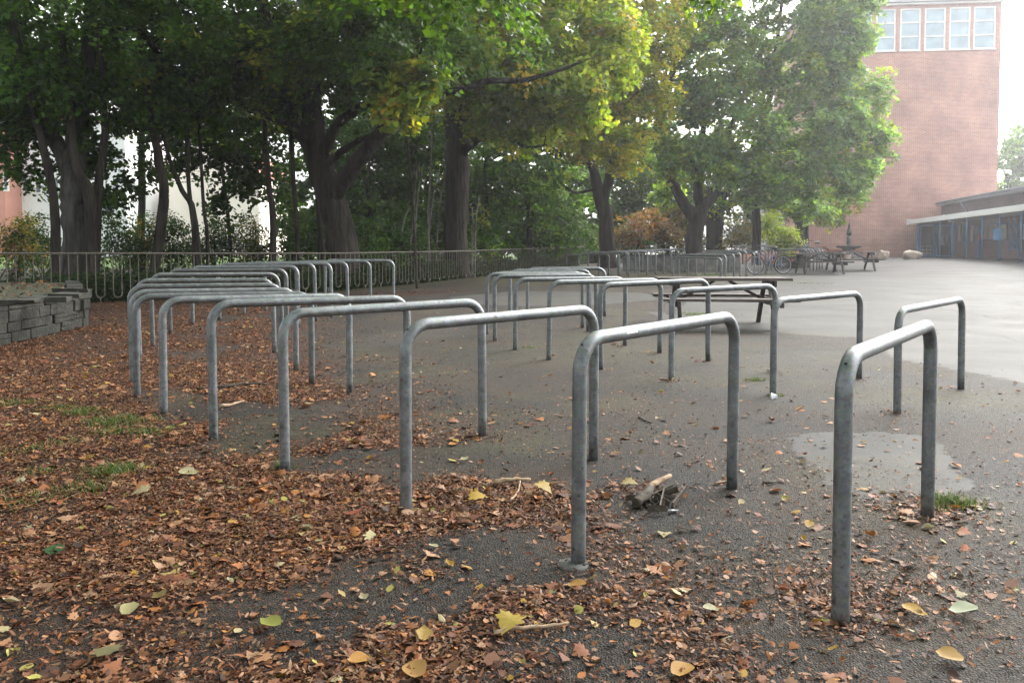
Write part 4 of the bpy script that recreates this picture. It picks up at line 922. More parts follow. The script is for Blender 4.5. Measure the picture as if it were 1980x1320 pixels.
# ------------------------------------------------------------------ bicycles
def bicycle(loc, rz, label, accent, frame_m):
    root = empty('bicycle', loc, label, 'bicycle', None, rz); r = .345; wb = 1.06
    def ring(x, rad, tube, n=28, s=6):
        return [(x + rad * math.cos(t), 0, r + rad * math.sin(t)) for t in np.linspace(0, 2 * math.pi, n + 1)]
    for x in (-wb / 2, wb / 2):
        w = MB().tube(ring(x, r - .02, .02), .02, 8, cap=False).build('wheel', [M['rubber']], root)
        m = MB().tube(ring(x, r - .045, .01), .011, 6, cap=False); m.build('rim', [M['rim']], w)
        m = MB()
        for k in range(18):
            t = k / 18 * 2 * math.pi; s = .03 if k % 2 else -.03
            m.tube([(x + .02 * math.cos(t + 1), s, r + .02 * math.sin(t + 1)), (x + (r - .05) * math.cos(t), 0, r + (r - .05) * math.sin(t))], .0022, 4, cap=False)
        m.tube([(x, -.05, r), (x, .05, r)], .022, 8); m.build('spokes', [M['rim']], w)
        t0, t1 = (R(20), R(175)) if x > 0 else (R(-5), R(160))
        mg = MB()
        P = [(x + (r + .025) * math.cos(t), 0, r + (r + .025) * math.sin(t)) for t in np.linspace(t0, t1, 14)]
        V = []; 
        for p in P: V += [(p[0], -.03, p[2]), (p[0], .03, p[2])]
        T = [(p[0] * 1.0, p[1], p[2] + .004) for p in V]; nV = len(V)
        mg.add(V + T, [(2 * i, 2 * i + 1, 2 * i + 3, 2 * i + 2) for i in range(13)] + [(nV + 2 * i + 2, nV + 2 * i + 3, nV + 2 * i + 1, nV + 2 * i) for i in range(13)])
        mg.build('mudguard', [accent], root)
    bb = (-.05, 0, .29); seat = (.14, 0, .80); head = (-.37, 0, .82); headb = (-.40, 0, .66); rear = (wb / 2, 0, r); front = (-wb / 2, 0, r)
    f = MB(); f.tube([seat, bb], .017, 8); f.tube([bb, headb], .019, 8); f.tube([head, headb], .02, 8); f.tube([(.10, 0, .70), head], .016, 8) if False else f.tube([(.02, 0, .50), head], .016, 8)
    for s in (-.035, .035):
        f.tube([(bb[0], s, bb[2]), (rear[0], s * 1.6, rear[2])], .010, 6); f.tube([(.12, s, .70), (rear[0], s * 1.6, rear[2])], .008, 6)
        f.tube([headb, (headb[0] - .02, s * 1.3, .62), (front[0], s * 1.5, front[2])], .012, 6)
    f.build('frame', [frame_m], root)
    s_ = MB(); s_.tube([seat, (.16, 0, .93)], .013, 8); s_.build('seat_post', [M['rim']], root)
    s_ = MB(); s_.tube([(.02, 0, .955), (.10, 0, .965), (.20, 0, .97), (.28, 0, .975)], [.02, .04, .075, .06], 10); s_.build('saddle', [M['black']], root)
    h = MB(); h.tube([head, (-.36, 0, 1.0), (-.40, 0, 1.04)], .013, 8); h.tube([(-.22, -.30, 1.03), (-.36, -.22, 1.07), (-.42, 0, 1.05), (-.36, .22, 1.07), (-.22, .30, 1.03)], .013, 8); h.build('handlebar', [M['black']], root)
    MB().lathe([(.035, -.03), (.05, .0), (.045, .03), (.02, .05)], 10, 0, (-.50, 0, .80)).build('headlight', [M['white']], root)
    c = MB(); c.tube([(bb[0] + .09 * math.cos(t), -.05, bb[2] + .09 * math.sin(t)) for t in np.linspace(0, 2 * math.pi, 19)], .008, 5, cap=False); c.beam((bb[0], -.07, bb[2]), (bb[0] - .10, -.07, bb[2] - .14), .02, .02); c.beam((bb[0], .07, bb[2]), (bb[0] + .10, .07, bb[2] + .14), .02, .02)
    c.box((bb[0] - .10, -.12, bb[2] - .14), (.09, .08, .02)); c.box((bb[0] + .10, .12, bb[2] + .14), (.09, .08, .02)); c.build('crank', [M['black']], root)
    k = MB(); k.box((wb / 2 - .05, 0, .745), (.42, .13, .015)); k.tube([(wb / 2 + .1, .05, .74), (rear[0], .06, r)], .006, 5); k.tube([(wb / 2 + .1, -.05, .74), (rear[0], -.06, r)], .006, 5); k.build('carrier', [M['black']], root)
    MB().box((wb / 2 + .355, 0, .50), (.03, .06, .07)).build('tail_light', [M['redpaint']], root)
c = gp(1487, 530); bicycle(c, R(4), 'parked bicycle with red mudguards locked among the steel hoops', M['redpaint'], M['bluedark'])
c = gp(1574, 505); bicycle(c, R(12), 'distant bicycle parked in the racks before the brick tower', M['redpaint'], M['bluedark'])
c = gp(1553, 505.5); bicycle(c, R(25), 'distant dark bicycle with black mudguards behind the yellow-green bush', M['black'], M['black'])

# ------------------------------------------------------------------ low walls, planter boxes
def low_wall(label, P, h, th, mat, cap=None, name='low_wall'):
    P = [np.array(p) for p in P]; o = P[0].copy(); o[2] = gz(o[0], o[1])
    root = empty(name, tuple(o), label, 'wall'); mb = MB(); cp = MB()
    for a, b in zip(P[:-1], P[1:]):
        g = min(gz(a[0], a[1]), gz(b[0], b[1])); A = np.array([a[0], a[1], g + h / 2 - .05]) - o; B_ = np.array([b[0], b[1], g + h / 2 - .05]) - o
        mb.beam(A, B_, th, h + .1, side=(0, 1, 0)); cp.beam(A + [0, 0, h / 2 + .05 + .032], B_ + [0, 0, h / 2 + .05 + .032], th + .05, .06, side=(0, 1, 0))
    me = mb.build('wall', [mat], root)
    if cap: cp.build('coping', [cap], root)
    return me
def wall_uv(me, ux=(1, 0), sc=1):
    """wall coordinates in metres: along the wall and up"""
    lay = me.uv_layers.new(name='wall'); co = np.empty(len(me.vertices) * 3); me.vertices.foreach_get('co', co); co = co.reshape(-1, 3)
    vi = np.empty(len(me.loops), int); me.loops.foreach_get('vertex_index', vi)
    nrm = np.empty(len(me.polygons) * 3); me.polygons.foreach_get('normal', nrm); nrm = nrm.reshape(-1, 3)
    tot = np.empty(len(me.polygons), int); me.polygons.foreach_get('loop_total', tot); fn = np.repeat(nrm, tot, 0)
    u = np.array([*ux, 0.]); u /= np.linalg.norm(u); v = np.array([-u[1], u[0], 0]); c = co[vi]
    U = np.where(np.abs(fn @ v) >= np.abs(fn @ u), c @ u, c @ v)
    Vv = np.where(np.abs(fn[:, 2]) > .7, c @ v, c[:, 2]); U = np.where(np.abs(fn[:, 2]) > .7, c @ u, U)
    lay.data.foreach_set('uv', np.stack([U, Vv], 1).astype(np.float32).ravel())
low_wall('low grey concrete wall behind the far racks', [gp(1206, 522), gp(1430, 526)], .62, .3, M['concrete'], M['conc_dark'])
w = low_wall('long low brick wall with a dark coping under the stout trunk', [at(1345, 480, 41), at(1545, 480, 45)], .66, .3, M['brick'], M['wood_dark'], 'brick_wall'); wall_uv(w.data)
w = low_wall('low concrete wall with brick coping running to the fountain', [at(1585, 490, 46), at(1664, 490, 48.5)], .42, .3, M['concrete'], M['rooftile']); 
c = gp(1536, 519)
pb = MB(); root = empty('timber_planter', tuple(c + np.array([0, .4, 0])), 'dark timber planter box behind the parked bicycle', 'planter')
for z in (.1, .27, .44): pb.box((0, -.35, z), (1.3, .05, .15), 0, jit=.004); pb.box((0, .35, z), (1.3, .05, .15), 0, jit=.004)
for sx in (-1, 1):
    for z in (.1, .27, .44): pb.box((sx * .67, 0, z), (.05, .72, .15), 0, jit=.004)
pb.build('side_board', [M['wood_dark']], root); MB().box((0, 0, .42), (1.26, .62, .06)).build('soil', [M['soil']], root)

# ------------------------------------------------------------------ fountain with figure, boulders
c = at(1641, 491, 47); c[2] = gz(c[0], c[1]); g_ = c[2]
root = empty('stone_fountain', tuple(c), 'round stone bowl on a thick pedestal before the brick tower', 'fountain')
MB().lathe([(.42, -.05), (.40, .25), (.36, .5), (.38, .56)], 20).build('pedestal', [M['concrete']], root)
MB().lathe([(.40, .56), (.66, .60), (.70, .66), (.68, .72), (.55, .73), (.5, .69), (.01, .68)], 24).build('bowl', [M['conc_dark']], root)
MB().lathe([(.13, .68), (.12, .86), (.15, .90), (.10, 1.02), (.14, 1.10), (.13, 1.22), (.09, 1.30)], 12).build('column', [M['concrete']], root)
MB().lathe([(.10, 1.30), (.15, 1.38), (.13, 1.55), (.10, 1.68), (.06, 1.80), (.075, 1.86), (.05, 1.93), (.015, 2.05), (.008, 2.25)], 12).build('finial', [M['bronze']], root)
def boulder(px, py, d, size, label, rz=0):
    c = gp(px, py); bm_ = MB(); nu, nv = 16, 10; V = []
    for i in range(nv + 1):
        ph = math.pi * i / nv
        for j in range(nu):
            t = 2 * math.pi * j / nu; u = np.array([math.sin(ph) * math.cos(t), math.sin(ph) * math.sin(t), math.cos(ph)])
            k = 1 + .16 * math.sin(u[0] * 3.1 + u[2] * 2 + px) + .12 * math.sin(u[1] * 4.3 + u[2] * 3.3 + px * .7) + .07 * math.sin(9 * u[0] + 5 * u[1])
            V.append(u * np.array(size) * k * np.array([1, 1, 1.0 if u[2] < .2 else .8 + .25 * (u[0] < 0)]))
    V = np.array(V); V[:, 2] = np.maximum(V[:, 2] + size[2] * .55, -.03)
    bm_.add(V, [(i * nu + j, (i + 1) * nu + j, (i + 1) * nu + (j + 1) % nu, i * nu + (j + 1) % nu) for i in range(nv) for j in range(nu)], 0, True)
    o = bm_.build('boulder', [M['boulder']], None, tuple(c)); o.rotation_euler = (0, 0, rz); return tag(o, label, 'boulder', 'boulders on the yard')
boulder(1763, 501.5, 0, (.42, .35, .33), 'single wedge-shaped pale boulder before the blue doors', 0)
boulder(1697, 502, 0, (.36, .3, .24), 'flat pinkish boulder just past the far table end', .5)
boulder(1709, 502, 0, (.24, .25, .28), 'upright pinkish boulder touching the flat one', 1.2)
boulder(1637, 503, 0, (.22, .2, .28), 'small white boulder seen between the far tables', .3)

# ------------------------------------------------------------------ brick tower
TS = .10
def tw(x, Y0=52.6): return None
def tower_pt(px, py, off=0.):
    """pixel to the plane of the tower's front face; off = distance in front of it"""
    u = (px - 990) / F; Y = (52.9 + TS * 25.5) / (1 + TS * u) - off; return at(px, py, Y)
pR = tower_pt(1927, 400); pL = tower_pt(1563, 470); ztop = tower_pt(1800, 6)[2]
ex = unit((pR - pL)); ex[2] = 0; ex = unit(ex); en = np.array([ex[1], -ex[0], 0.])   # en points to the camera
W_ = np.dot(pR - pL, ex); g0 = gz(pL[0], pL[1]) - .3
tower = empty('brick_tower', (pL[0], pL[1], g0), 'tall red brick tower with five white-framed windows under its flat roof', 'building', None, math.atan2(ex[1], ex[0]))
def tl_(px, py):
    p = tower_pt(px, py) - np.array([pL[0], pL[1], g0]); return np.dot(p, ex), p[2]
Ht = ztop - g0; DEP = 11
win = []
for (x0, x1, y0, y1) in ((1695, 1731.5, 19.5, 99.5), (1741.5, 1780, 17.5, 98.3), (1789, 1828, 15.5, 97), (1837, 1876, 13.8, 95.5), (1884, 1925, 12, 93.5)):
    a, z1 = tl_(x0, y0); b, z0 = tl_(x1, y1); win.append((a, b, z0, z1))
z0 = np.mean([w[2] for w in win]); z1 = np.mean([w[3] for w in win]); win = [(a, b, z0, z1) for a, b, _, _ in win]
win[-1] = (win[-1][0], min(win[-1][1], W_ - .12), z0, z1)
# further windows to the left, hidden by the crown
stp = win[1][0] - win[0][0]; win = [(win[0][0] - stp * k, win[0][0] - stp * k + 1.25, z0, z1) for k in (3, 2, 1) if win[0][0] - stp * k > .3] + win
mb = MB(); cuts = [0.]
for a, b, *_ in win: cuts += [a, b]
cuts += [W_]
rows = [0., z0, z1, Ht - .42, Ht]
def face(x0, x1, za, zb, m): mb.add([(x0, 0, za), (x1, 0, za), (x1, 0, zb), (x0, 0, zb)], [(0, 1, 2, 3)], m)
face(0, W_, 0, z0, 0)
for i in range(0, len(cuts) - 1, 2): face(cuts[i], cuts[i + 1], z0, z1, 0)
face(0, W_, z1, Ht, 1)
for a, b, za, zb in win:
    for q in ([(a, 0, za), (a, .22, za), (a, .22, zb), (a, 0, zb)], [(b, 0, za), (b, 0, zb), (b, .22, zb), (b, .22, za)], [(a, 0, zb), (a, .22, zb), (b, .22, zb), (b, 0, zb)], [(a, 0, za), (b, 0, za), (b, .22, za), (a, .22, za)]): mb.add(q, [(0, 1, 2, 3)], 0)
mb.add([(0, 0, 0), (0, DEP, 0), (0, DEP, Ht), (0, 0, Ht)], [(3, 2, 1, 0)], 0); mb.add([(W_, 0, 0), (W_, DEP, 0), (W_, DEP, Ht), (W_, 0, Ht)], [(0, 1, 2, 3)], 0)
mb.add([(0, DEP, 0), (W_, DEP, 0), (W_, DEP, Ht), (0, DEP, Ht)], [(3, 2, 1, 0)], 0); mb.add([(0, .3, Ht - .4), (W_, .3, Ht - .4), (W_, DEP, Ht - .4), (0, DEP, Ht - .4)], [(0, 1, 2, 3)], 0)
ob = mb.build('wall', [M['brick'], M['brick_soldier']], tower); wall_uv(ob.data)
MB().box((W_ / 2, DEP / 2 - .1, Ht + .13), (W_ + .5, DEP + .5, .2)).build('roof', [M['zinc']], tower)
MB().box((W_ / 2, -.12, Ht + .02 - .07), (W_ + .1, .2, .10)).build('eave', [M['white']], tower)
for a, b, za, zb in win:
    f = MB(); t = .10; y = .07
    f.box(((a + b) / 2, y, za + t / 2), (b - a, .10, t)); f.box(((a + b) / 2, y, zb - t / 2), (b - a, .10, t))
    f.box((a + t / 2, y, (za + zb) / 2), (t, .096, zb - za - 2 * t)); f.box((b - t / 2, y, (za + zb) / 2), (t, .096, zb - za - 2 * t))
    hh = (zb - za) / 3
    for k in (1, 2): f.box(((a + b) / 2, y, za + hh * k), (b - a - 2 * t, .09, .09))
    f.box(((a + b) / 2, -.03, za - .035), (b - a + .1, .12, .05))
    fr = f.build('window', [M['white']], tower)
    for k in range(3):
        lo = za + hh * k + (t if k == 0 else .045); hi = za + hh * (k + 1) - (t if k == 2 else .045)
        MB().box(((a + b) / 2, y + .02, (lo + hi) / 2), (b - a - 2 * t, .02, hi - lo)).build('pane', [M['glass_blue']], fr)

# ------------------------------------------------------------------ low wing with canopy
VX = .19; wd = unit(np.array([VX, 1., 0])); wn = np.array([wd[1], -wd[0], 0])   # wd runs away from the camera, wn points out to the wing
def wing(c, Y): return np.array([VX * Y + c, Y])
CE, CW = 15.83, 17.95      # canopy edge line, wall line
Yn, Yf = 22.0, 51.9
gw = .90
wing_o = empty('school_wing', (*wing(CE, 40), gw), 'low plum brick wing with a long pale canopy on thin blue posts', 'building')
WO = np.array([*wing(CE, 40), gw])
def wq(c, Y, z): return np.array([*wing(c, Y), z]) - WO
zc0, zc1 = 3.05, 3.38
m = MB()
def prism(m, c0, c1, Ya, Yb, za, zb, mi=0):
    V = [wq(c, Y, z) for z in (za, zb) for c, Y in ((c0, Ya), (c1, Ya), (c1, Yb), (c0, Yb))]
    m.add(V, [(0, 3, 2, 1), (4, 5, 6, 7), (0, 1, 5, 4), (1, 2, 6, 5), (2, 3, 7, 6), (3, 0, 4, 7)], mi)
prism(m, CE - .12, CW + .2, Yn, Yf, zc0 + .06, zc1 - .05); m.build('canopy', [M['roofgrey']], wing_o)
m = MB(); prism(m, CE - .2, CE - .123, Yn, Yf + .05, zc0 + .02, zc1 - .03); m.build('fascia', [M['fascia']], wing_o)
m = MB(); prism(m, CE - .15, CE + 1.2, Yf + .0, Yf + .2, zc0, zc1 + .02); m.build('fascia', [M['fascia']], wing_o)
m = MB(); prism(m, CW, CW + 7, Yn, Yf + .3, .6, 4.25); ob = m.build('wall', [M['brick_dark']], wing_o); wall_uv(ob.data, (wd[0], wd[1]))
m = MB(); prism(m, CW - .45, CW + 7.3, Yn, Yf + .0, 4.26, 4.50); m.build('roof', [M['zinc']], wing_o)
m = MB(); prism(m, CW - .50, CW - .453, Yn, Yf, 4.32, 4.46); m.build('gutter', [M['roofgrey']], wing_o)
def Yat(px, c): return c * F / ((px - 990) - VX * F)
def zat(py, px, c): return at(px, py, Yat(px, c))[2]
for px in (1816, 1840, 1867, 1897, 1931, 1972, 2022, 2090):
    Y = Yat(px, CE); m = MB(); p = wq(CE, Y, gz(*wing(CE, Y)) - .05); q = wq(CE, Y, zc0 + .06); m.tube([p, q], .038, 8); m.build('post', [M['blue']], wing_o)
# end bay with glazed doors, facing the yard like the tower front
YB = 50.6
def endp(t, z, off=0):    # t metres along the tower-parallel end wall from the canopy edge
    return np.array([wing(CE + .1, YB)[0] + ex[0] * t, wing(CE + .1, YB)[1] + ex[1] * t - off, z]) - WO
gB = gz(*wing(CE, YB))
m = MB(); T_ = [endp(0, gB - .1), endp(2.2, gB - .1), endp(2.2, zc0 + .06), endp(0, zc0 + .06)]; m.add(T_ + [p + [0, .15, 0] for p in T_], [(0, 1, 2, 3), (7, 6, 5, 4), (0, 4, 5, 1), (1, 5, 6, 2), (2, 6, 7, 3), (3, 7, 4, 0)]); m.build('entrance_wall', [M['bluedark']], wing_o)
for k, (t0, t1) in enumerate(((.12, .98), (1.12, 2.05))):
    m = MB(); lo, hi = gB + .05, gB + 2.05
    for (a, b, c_, d) in ((t0, t0 + .07, lo, hi), (t1 - .07, t1, lo, hi), (t0 + .07, t1 - .07, lo, lo + .1), (t0 + .07, t1 - .07, hi - .08, hi)):
        m.box((endp((a + b) / 2, (c_ + d) / 2, .03)), (b - a, .06, d - c_))
    dr = m.build('door', [M['blue']], wing_o)
    MB().box(endp((t0 + t1) / 2, (lo + hi) / 2 + .01, .02), (t1 - t0 - .16, .02, hi - lo - .2)).build('pane', [M['glass']], dr)
    m = MB()
    if k == 0:
        for q in range(3): m.box(endp((t0 + t1) / 2, lo + .22 + q * .22, .045), (t1 - t0 - .16, .02, .035)); m.box(endp(t0 + .18 + q * .25, lo + .42, .045), (.03, .022, .6))
    else: m.box(endp(t0 + .35, lo + 1.0, .05), (.16, .02, .55)); m.box(endp(t0 + .60, lo + 1.0, .05), (.16, .02, .5))
    m.build('notice' if k else 'glazing_bar', [M['white']], dr)
for t in (0.02, 1.05, 2.14): 
    m = MB(); m.box(endp(t, (gB + zc0) / 2, .045), (.07, .08, zc0 - gB)); m.build('door_post', [M['blue']], wing_o)
# along the wall: blue boarded bay, strip windows, pale panels, cabinet
def wall_box(px0, px1, py0, py1, proud, mat, name, c=CW, parent=None):
    Ya, Yb = Yat(px1, c), Yat(px0, c); za = at((px0 + px1) / 2, py1, (Ya + Yb) / 2)[2]; zb = at((px0 + px1) / 2, py0, (Ya + Yb) / 2)[2]
    m = MB(); prism(m, c - proud, c + .02, Ya, Yb, za, zb); return m.build(name, [mat], parent or wing_o)
wall_box(1819, 1846, 436, 492, .03, M['bluedark'], 'boarded_panel')
for (a, b) in ((1853, 1858.5), (1863, 1868.5), (1876, 1882.5)):
    w_ = wall_box(a, b, 434, 470, .04, M['bluedark'], 'window'); wall_box(a + 1, b - 1, 436, 468, .055, M['panel'] if a != 1863 else M['glass'], 'pane', parent=w_)
wall_box(1886, 1894, 436, 497, .03, M['bluedark'], 'door')
for (a, b) in ((1901, 1929), (1935, 1946)):
    w_ = wall_box(a, b, 433, 464, .04, M['bluedark'], 'window'); 
    for q in range(3 if b - a > 20 else 1):
        s = (b - a) / (3 if b - a > 20 else 1); wall_box(a + s * q + .7, a + s * (q + 1) - .7, 434.5, 462.5, .055, M['panel'], 'pane', parent=w_)
wall_box(1949, 1969, 430, 484, .035, M['bluedark'], 'mural_board')
gm = MB()
for q in range(9):
    Y = Yat(1951 + q * 2, CW); P = [wq(CW - .045, Y + .15 * math.sin(k * 2.1 + q), 1.5 + k * .22 + .08 * math.sin(k * 3 + q * 2)) for k in range(8)]; gm.tube(P, .012, 4)
gm.build('mural_marking', [M['blue']], wing_o)
w_ = wall_box(1976, 2010, 430, 464, .04, M['bluedark'], 'window'); wall_box(1978, 2008, 432, 462, .055, M['panel'], 'pane', parent=w_)
wall_box(1892.5, 1895.5, 452, 464, .08, M['redpaint'], 'alarm_box')
Y = Yat(1929, CE); m = MB(); m.box(wq(CE - .03, Y, gz(*wing(CE, Y)) + 1.25), (.32, .22, .55)); m.build('meter_cabinet', [M['blue']], wing_o)
for (a, b, t, d) in ((1889, 1900, 409, 417), (1904, 1914, 407, 415), (1919, 1930, 405, 414), (1934, 1947, 403, 412), (1951, 1964, 401, 411), (1968, 1990, 398, 409), (1821, 1825, 415, 421), (1836, 1841, 415, 419)):
    wall_box(a, b, t, d, .03, M['whiter'], 'clerestory_window')
m = MB(); Y = Yat(1867, CW); m.tube([wq(CW - .40, Y, 4.30), wq(CW - .3, Y, 4.05), wq(CW - .06, Y, 3.8), wq(CW - .06, Y, 3.35)], .05, 8); m.build('downpipe', [M['zinc']], wing_o)
m = MB(); m.box(wq(CE + .4, Yat(1832, CE), zc0 - .04), (.5, .6, .10)); m.build('ceiling_lamp', [M['white']], wing_o)

# ------------------------------------------------------------------ houses behind the grove, grey annex
def house(label, x0, x1, ytop, d, depth, mat, win=(), gable=None, sidemat=None, name='house', rmat='rooftile'):
    a = at(x0, 480, d); b = at(x1, 480, d); g = float(gz(a[0], d)) - .3; zt = at(x0, ytop, d)[2]
    root = empty(name, ((a[0] + b[0]) / 2, d, g), label, 'building'); w = b[0] - a[0]; H_ = zt - g
    m = MB(); m.box((0, depth / 2, H_ / 2), (w, depth, H_)); 
    if gable: m.add([(-w / 2, .02, H_), (w / 2, .02, H_), (0, .02, H_ + gable), (-w / 2, depth - .02, H_), (w / 2, depth - .02, H_), (0, depth - .02, H_ + gable)], [(0, 1, 2), (5, 4, 3)])
    m.build('wall', [mat], root)
    r_ = MB()
    if gable:
        for s in (-1, 1):
            r_.add([(s * (w / 2 + .12), -.12, H_ - .10), (s * (w / 2 + .12), depth + .12, H_ - .10), (0, depth + .12, H_ + gable + .10), (0, -.12, H_ + gable + .10)], [(0, 1, 2, 3) if s > 0 else (3, 2, 1, 0)])
    else: r_.box((0, depth / 2, H_ + .15), (w + .5, depth + .5, .3))
    r_.build('roof', [M[rmat]], root)
    for (px0, px1, py0, py1) in win:
        p = at(px0, py0, d) - np.array(root.location); q = at(px1, py1, d) - np.array(root.location)
        f = MB().box(((p[0] + q[0]) / 2, -.02, (p[2] + q[2]) / 2), (q[0] - p[0], .08, p[2] - q[2])).build('window', [M['white']], root)
        k = max(1, int(round((q[0] - p[0]) / 1.1))); s = (q[0] - p[0]) / k
        for i in range(k): MB().box((p[0] + s * (i + .5), -.07, (p[2] + q[2]) / 2), (s - .22, .03, p[2] - q[2] - .24)).build('pane', [M['glass']], f)
    return root
house('salmon-red rendered house at the edge of the view', -120, 12, 250, 58, 6, M['pink'], [(6, 18, 330, 370), (-40, -20, 330, 370)])
house('white rendered house with windows behind the old trunk', 41, 246, 235, 60, 9, M['whiter'], [(46, 60, 343, 375), (68, 82, 343, 375), (100, 116, 343, 375), (176, 225, 390, 420), (50, 60, 410, 440)])
house('cream gabled house with a blank wall seen through the stems', 318, 502, 335, 64, 12, M['cream'], [], gable=3.2)
house('pale grey side house beside the cream gable', 292, 317, 330, 66, 9, M['greyrender'], [], rmat='roofgrey')
house('grey annex with small white-barred windows left of the tower', 1480, 1556, 385, 60, 6, M['greyrender'], [(1514, 1522, 427, 434), (1526, 1534, 427, 434), (1514, 1522, 440, 448), (1526, 1534, 440, 448)], name='annex', rmat='roofgrey')

# ------------------------------------------------------------------ leaf litter
BROWN = np.array([(.16, .060, .032), (.21, .085, .045), (.12, .048, .028), (.26, .13, .07), (.085, .038, .024), (.30, .17, .095), (.18, .075, .04), (.24, .095, .04), (.36, .19, .10), (.30, .12, .04), (.05, .025, .018), (.40, .24, .15)]) * .62
PALEY = np.array([(.46, .34, .13), (.52, .44, .24), (.50, .30, .06), (.42, .20, .05), (.55, .48, .30), (.40, .36, .10)]) * .7
def scatter(n, Y0, Y1, thr):
    u = rng.random(n); Y = Y0 * (Y1 / Y0) ** u ** .75
    X = (rng.random(n) * 2.3 - 1.15) * .64 * Y
    keep = rng.random(n) < np.clip(litter_density(X, Y), 0, 1) * thr
    return X[keep], Y[keep]
ch = []
def add_leaves(X, Y, size, col, tpl, lift, tilt):
    n = len(X); Z = gz(X, Y) + rng.random(n) ** 2 * lift + .004
    Nn = unit(np.stack([rng.normal(0, tilt, n), rng.normal(0, tilt, n), np.ones(n)], 1))
    ch.append((np.stack([X, Y, Z], 1), Nn, size, np.maximum(col, .006) * np.minimum(1, .30 / np.maximum(col, .006).max(1, keepdims=True)), tpl, rng.normal(1.0, 1.4, n)))
X, Y = scatter(120000, 1.7, 26, .5); n = len(X)
k = rng.random(n); c = np.where((k < .07)[:, None], PALEY[rng.integers(6, size=n)], BROWN[rng.integers(12, size=n)] * 1.35) * np.exp(rng.normal(0, .38, (n, 1)))
h = n // 2; nf = .72 + .28 * ss(Y, 2.4, 4)
add_leaves(X[:h], Y[:h], rng.uniform(.018, .048, h) * np.where(rng.random(h) < .2, 1.7, 1) * nf[:h], c[:h], OVAL, .012, .24)
add_leaves(X[h:], Y[h:], rng.uniform(.022, .055, n - h) * np.where(rng.random(n - h) < .2, 1.6, 1) * nf[h:], c[h:], MAPLE, .012, .22)
for tp, nn, s0, s1, dk in ((SCRAP, 520000, .006, .024, -.15), (SHRED, 620000, .010, .042, -.1)):
    X, Y = scatter(nn, 1.7, 17, .85); q = rng.random(len(X)) < .5 + .5 * ss(Y, 2.4, 4.5); X, Y = X[q], Y[q]; n = len(X)
    add_leaves(X, Y, rng.uniform(s0, s1, n), BROWN[rng.integers(12, size=n)] * np.exp(rng.normal(dk, .5, (n, 1))), tp, .010, .28)
# scattered single leaves over the open asphalt
n = 520; u = rng.random(n); Y = 2 * (14 / 2) ** u; X = (rng.random(n) * 2.2 - 1.0) * .64 * Y
kk = rng.random(n) < np.where(X > 2.5, .35, .9); X, Y = X[kk], Y[kk]; n = len(X)
add_leaves(X, Y, rng.uniform(.02, .06, n), np.where((rng.random(n) < .5)[:, None], PALEY[rng.integers(6, size=n)], BROWN[rng.integers(12, size=n)] * 1.3), OVAL, .012, .35)
# leaves on the planter soil
n = 900; X = rng.uniform(-13, -6.9, n); Y = rng.uniform(9.4, 15, n); ok = np.array([True] * n)
pin = sdf([c0[:2] + n1 * .2, c1[:2] + n1 * .2, c2[:2] + n2 * .2, (-14, 15.2), (-14, 9)], X, Y) < -.05; X, Y = X[pin], Y[pin]; n = len(X)
ch.append((np.stack([X, Y, gz(X, Y) + Hw - .01], 1), unit(np.stack([rng.normal(0, .3, n), rng.normal(0, .3, n), np.ones(n)], 1)), rng.uniform(.04, .1, n), BROWN[rng.integers(12, size=n)], OVAL, rng.normal(1, .8, n)))
tag(link('leaf_litter', leaf_mesh('leaf_litter', ch, M['litter'])), 'thick brown carpet of dry fallen leaves spread over the asphalt', 'fallen leaves', kind='stuff')
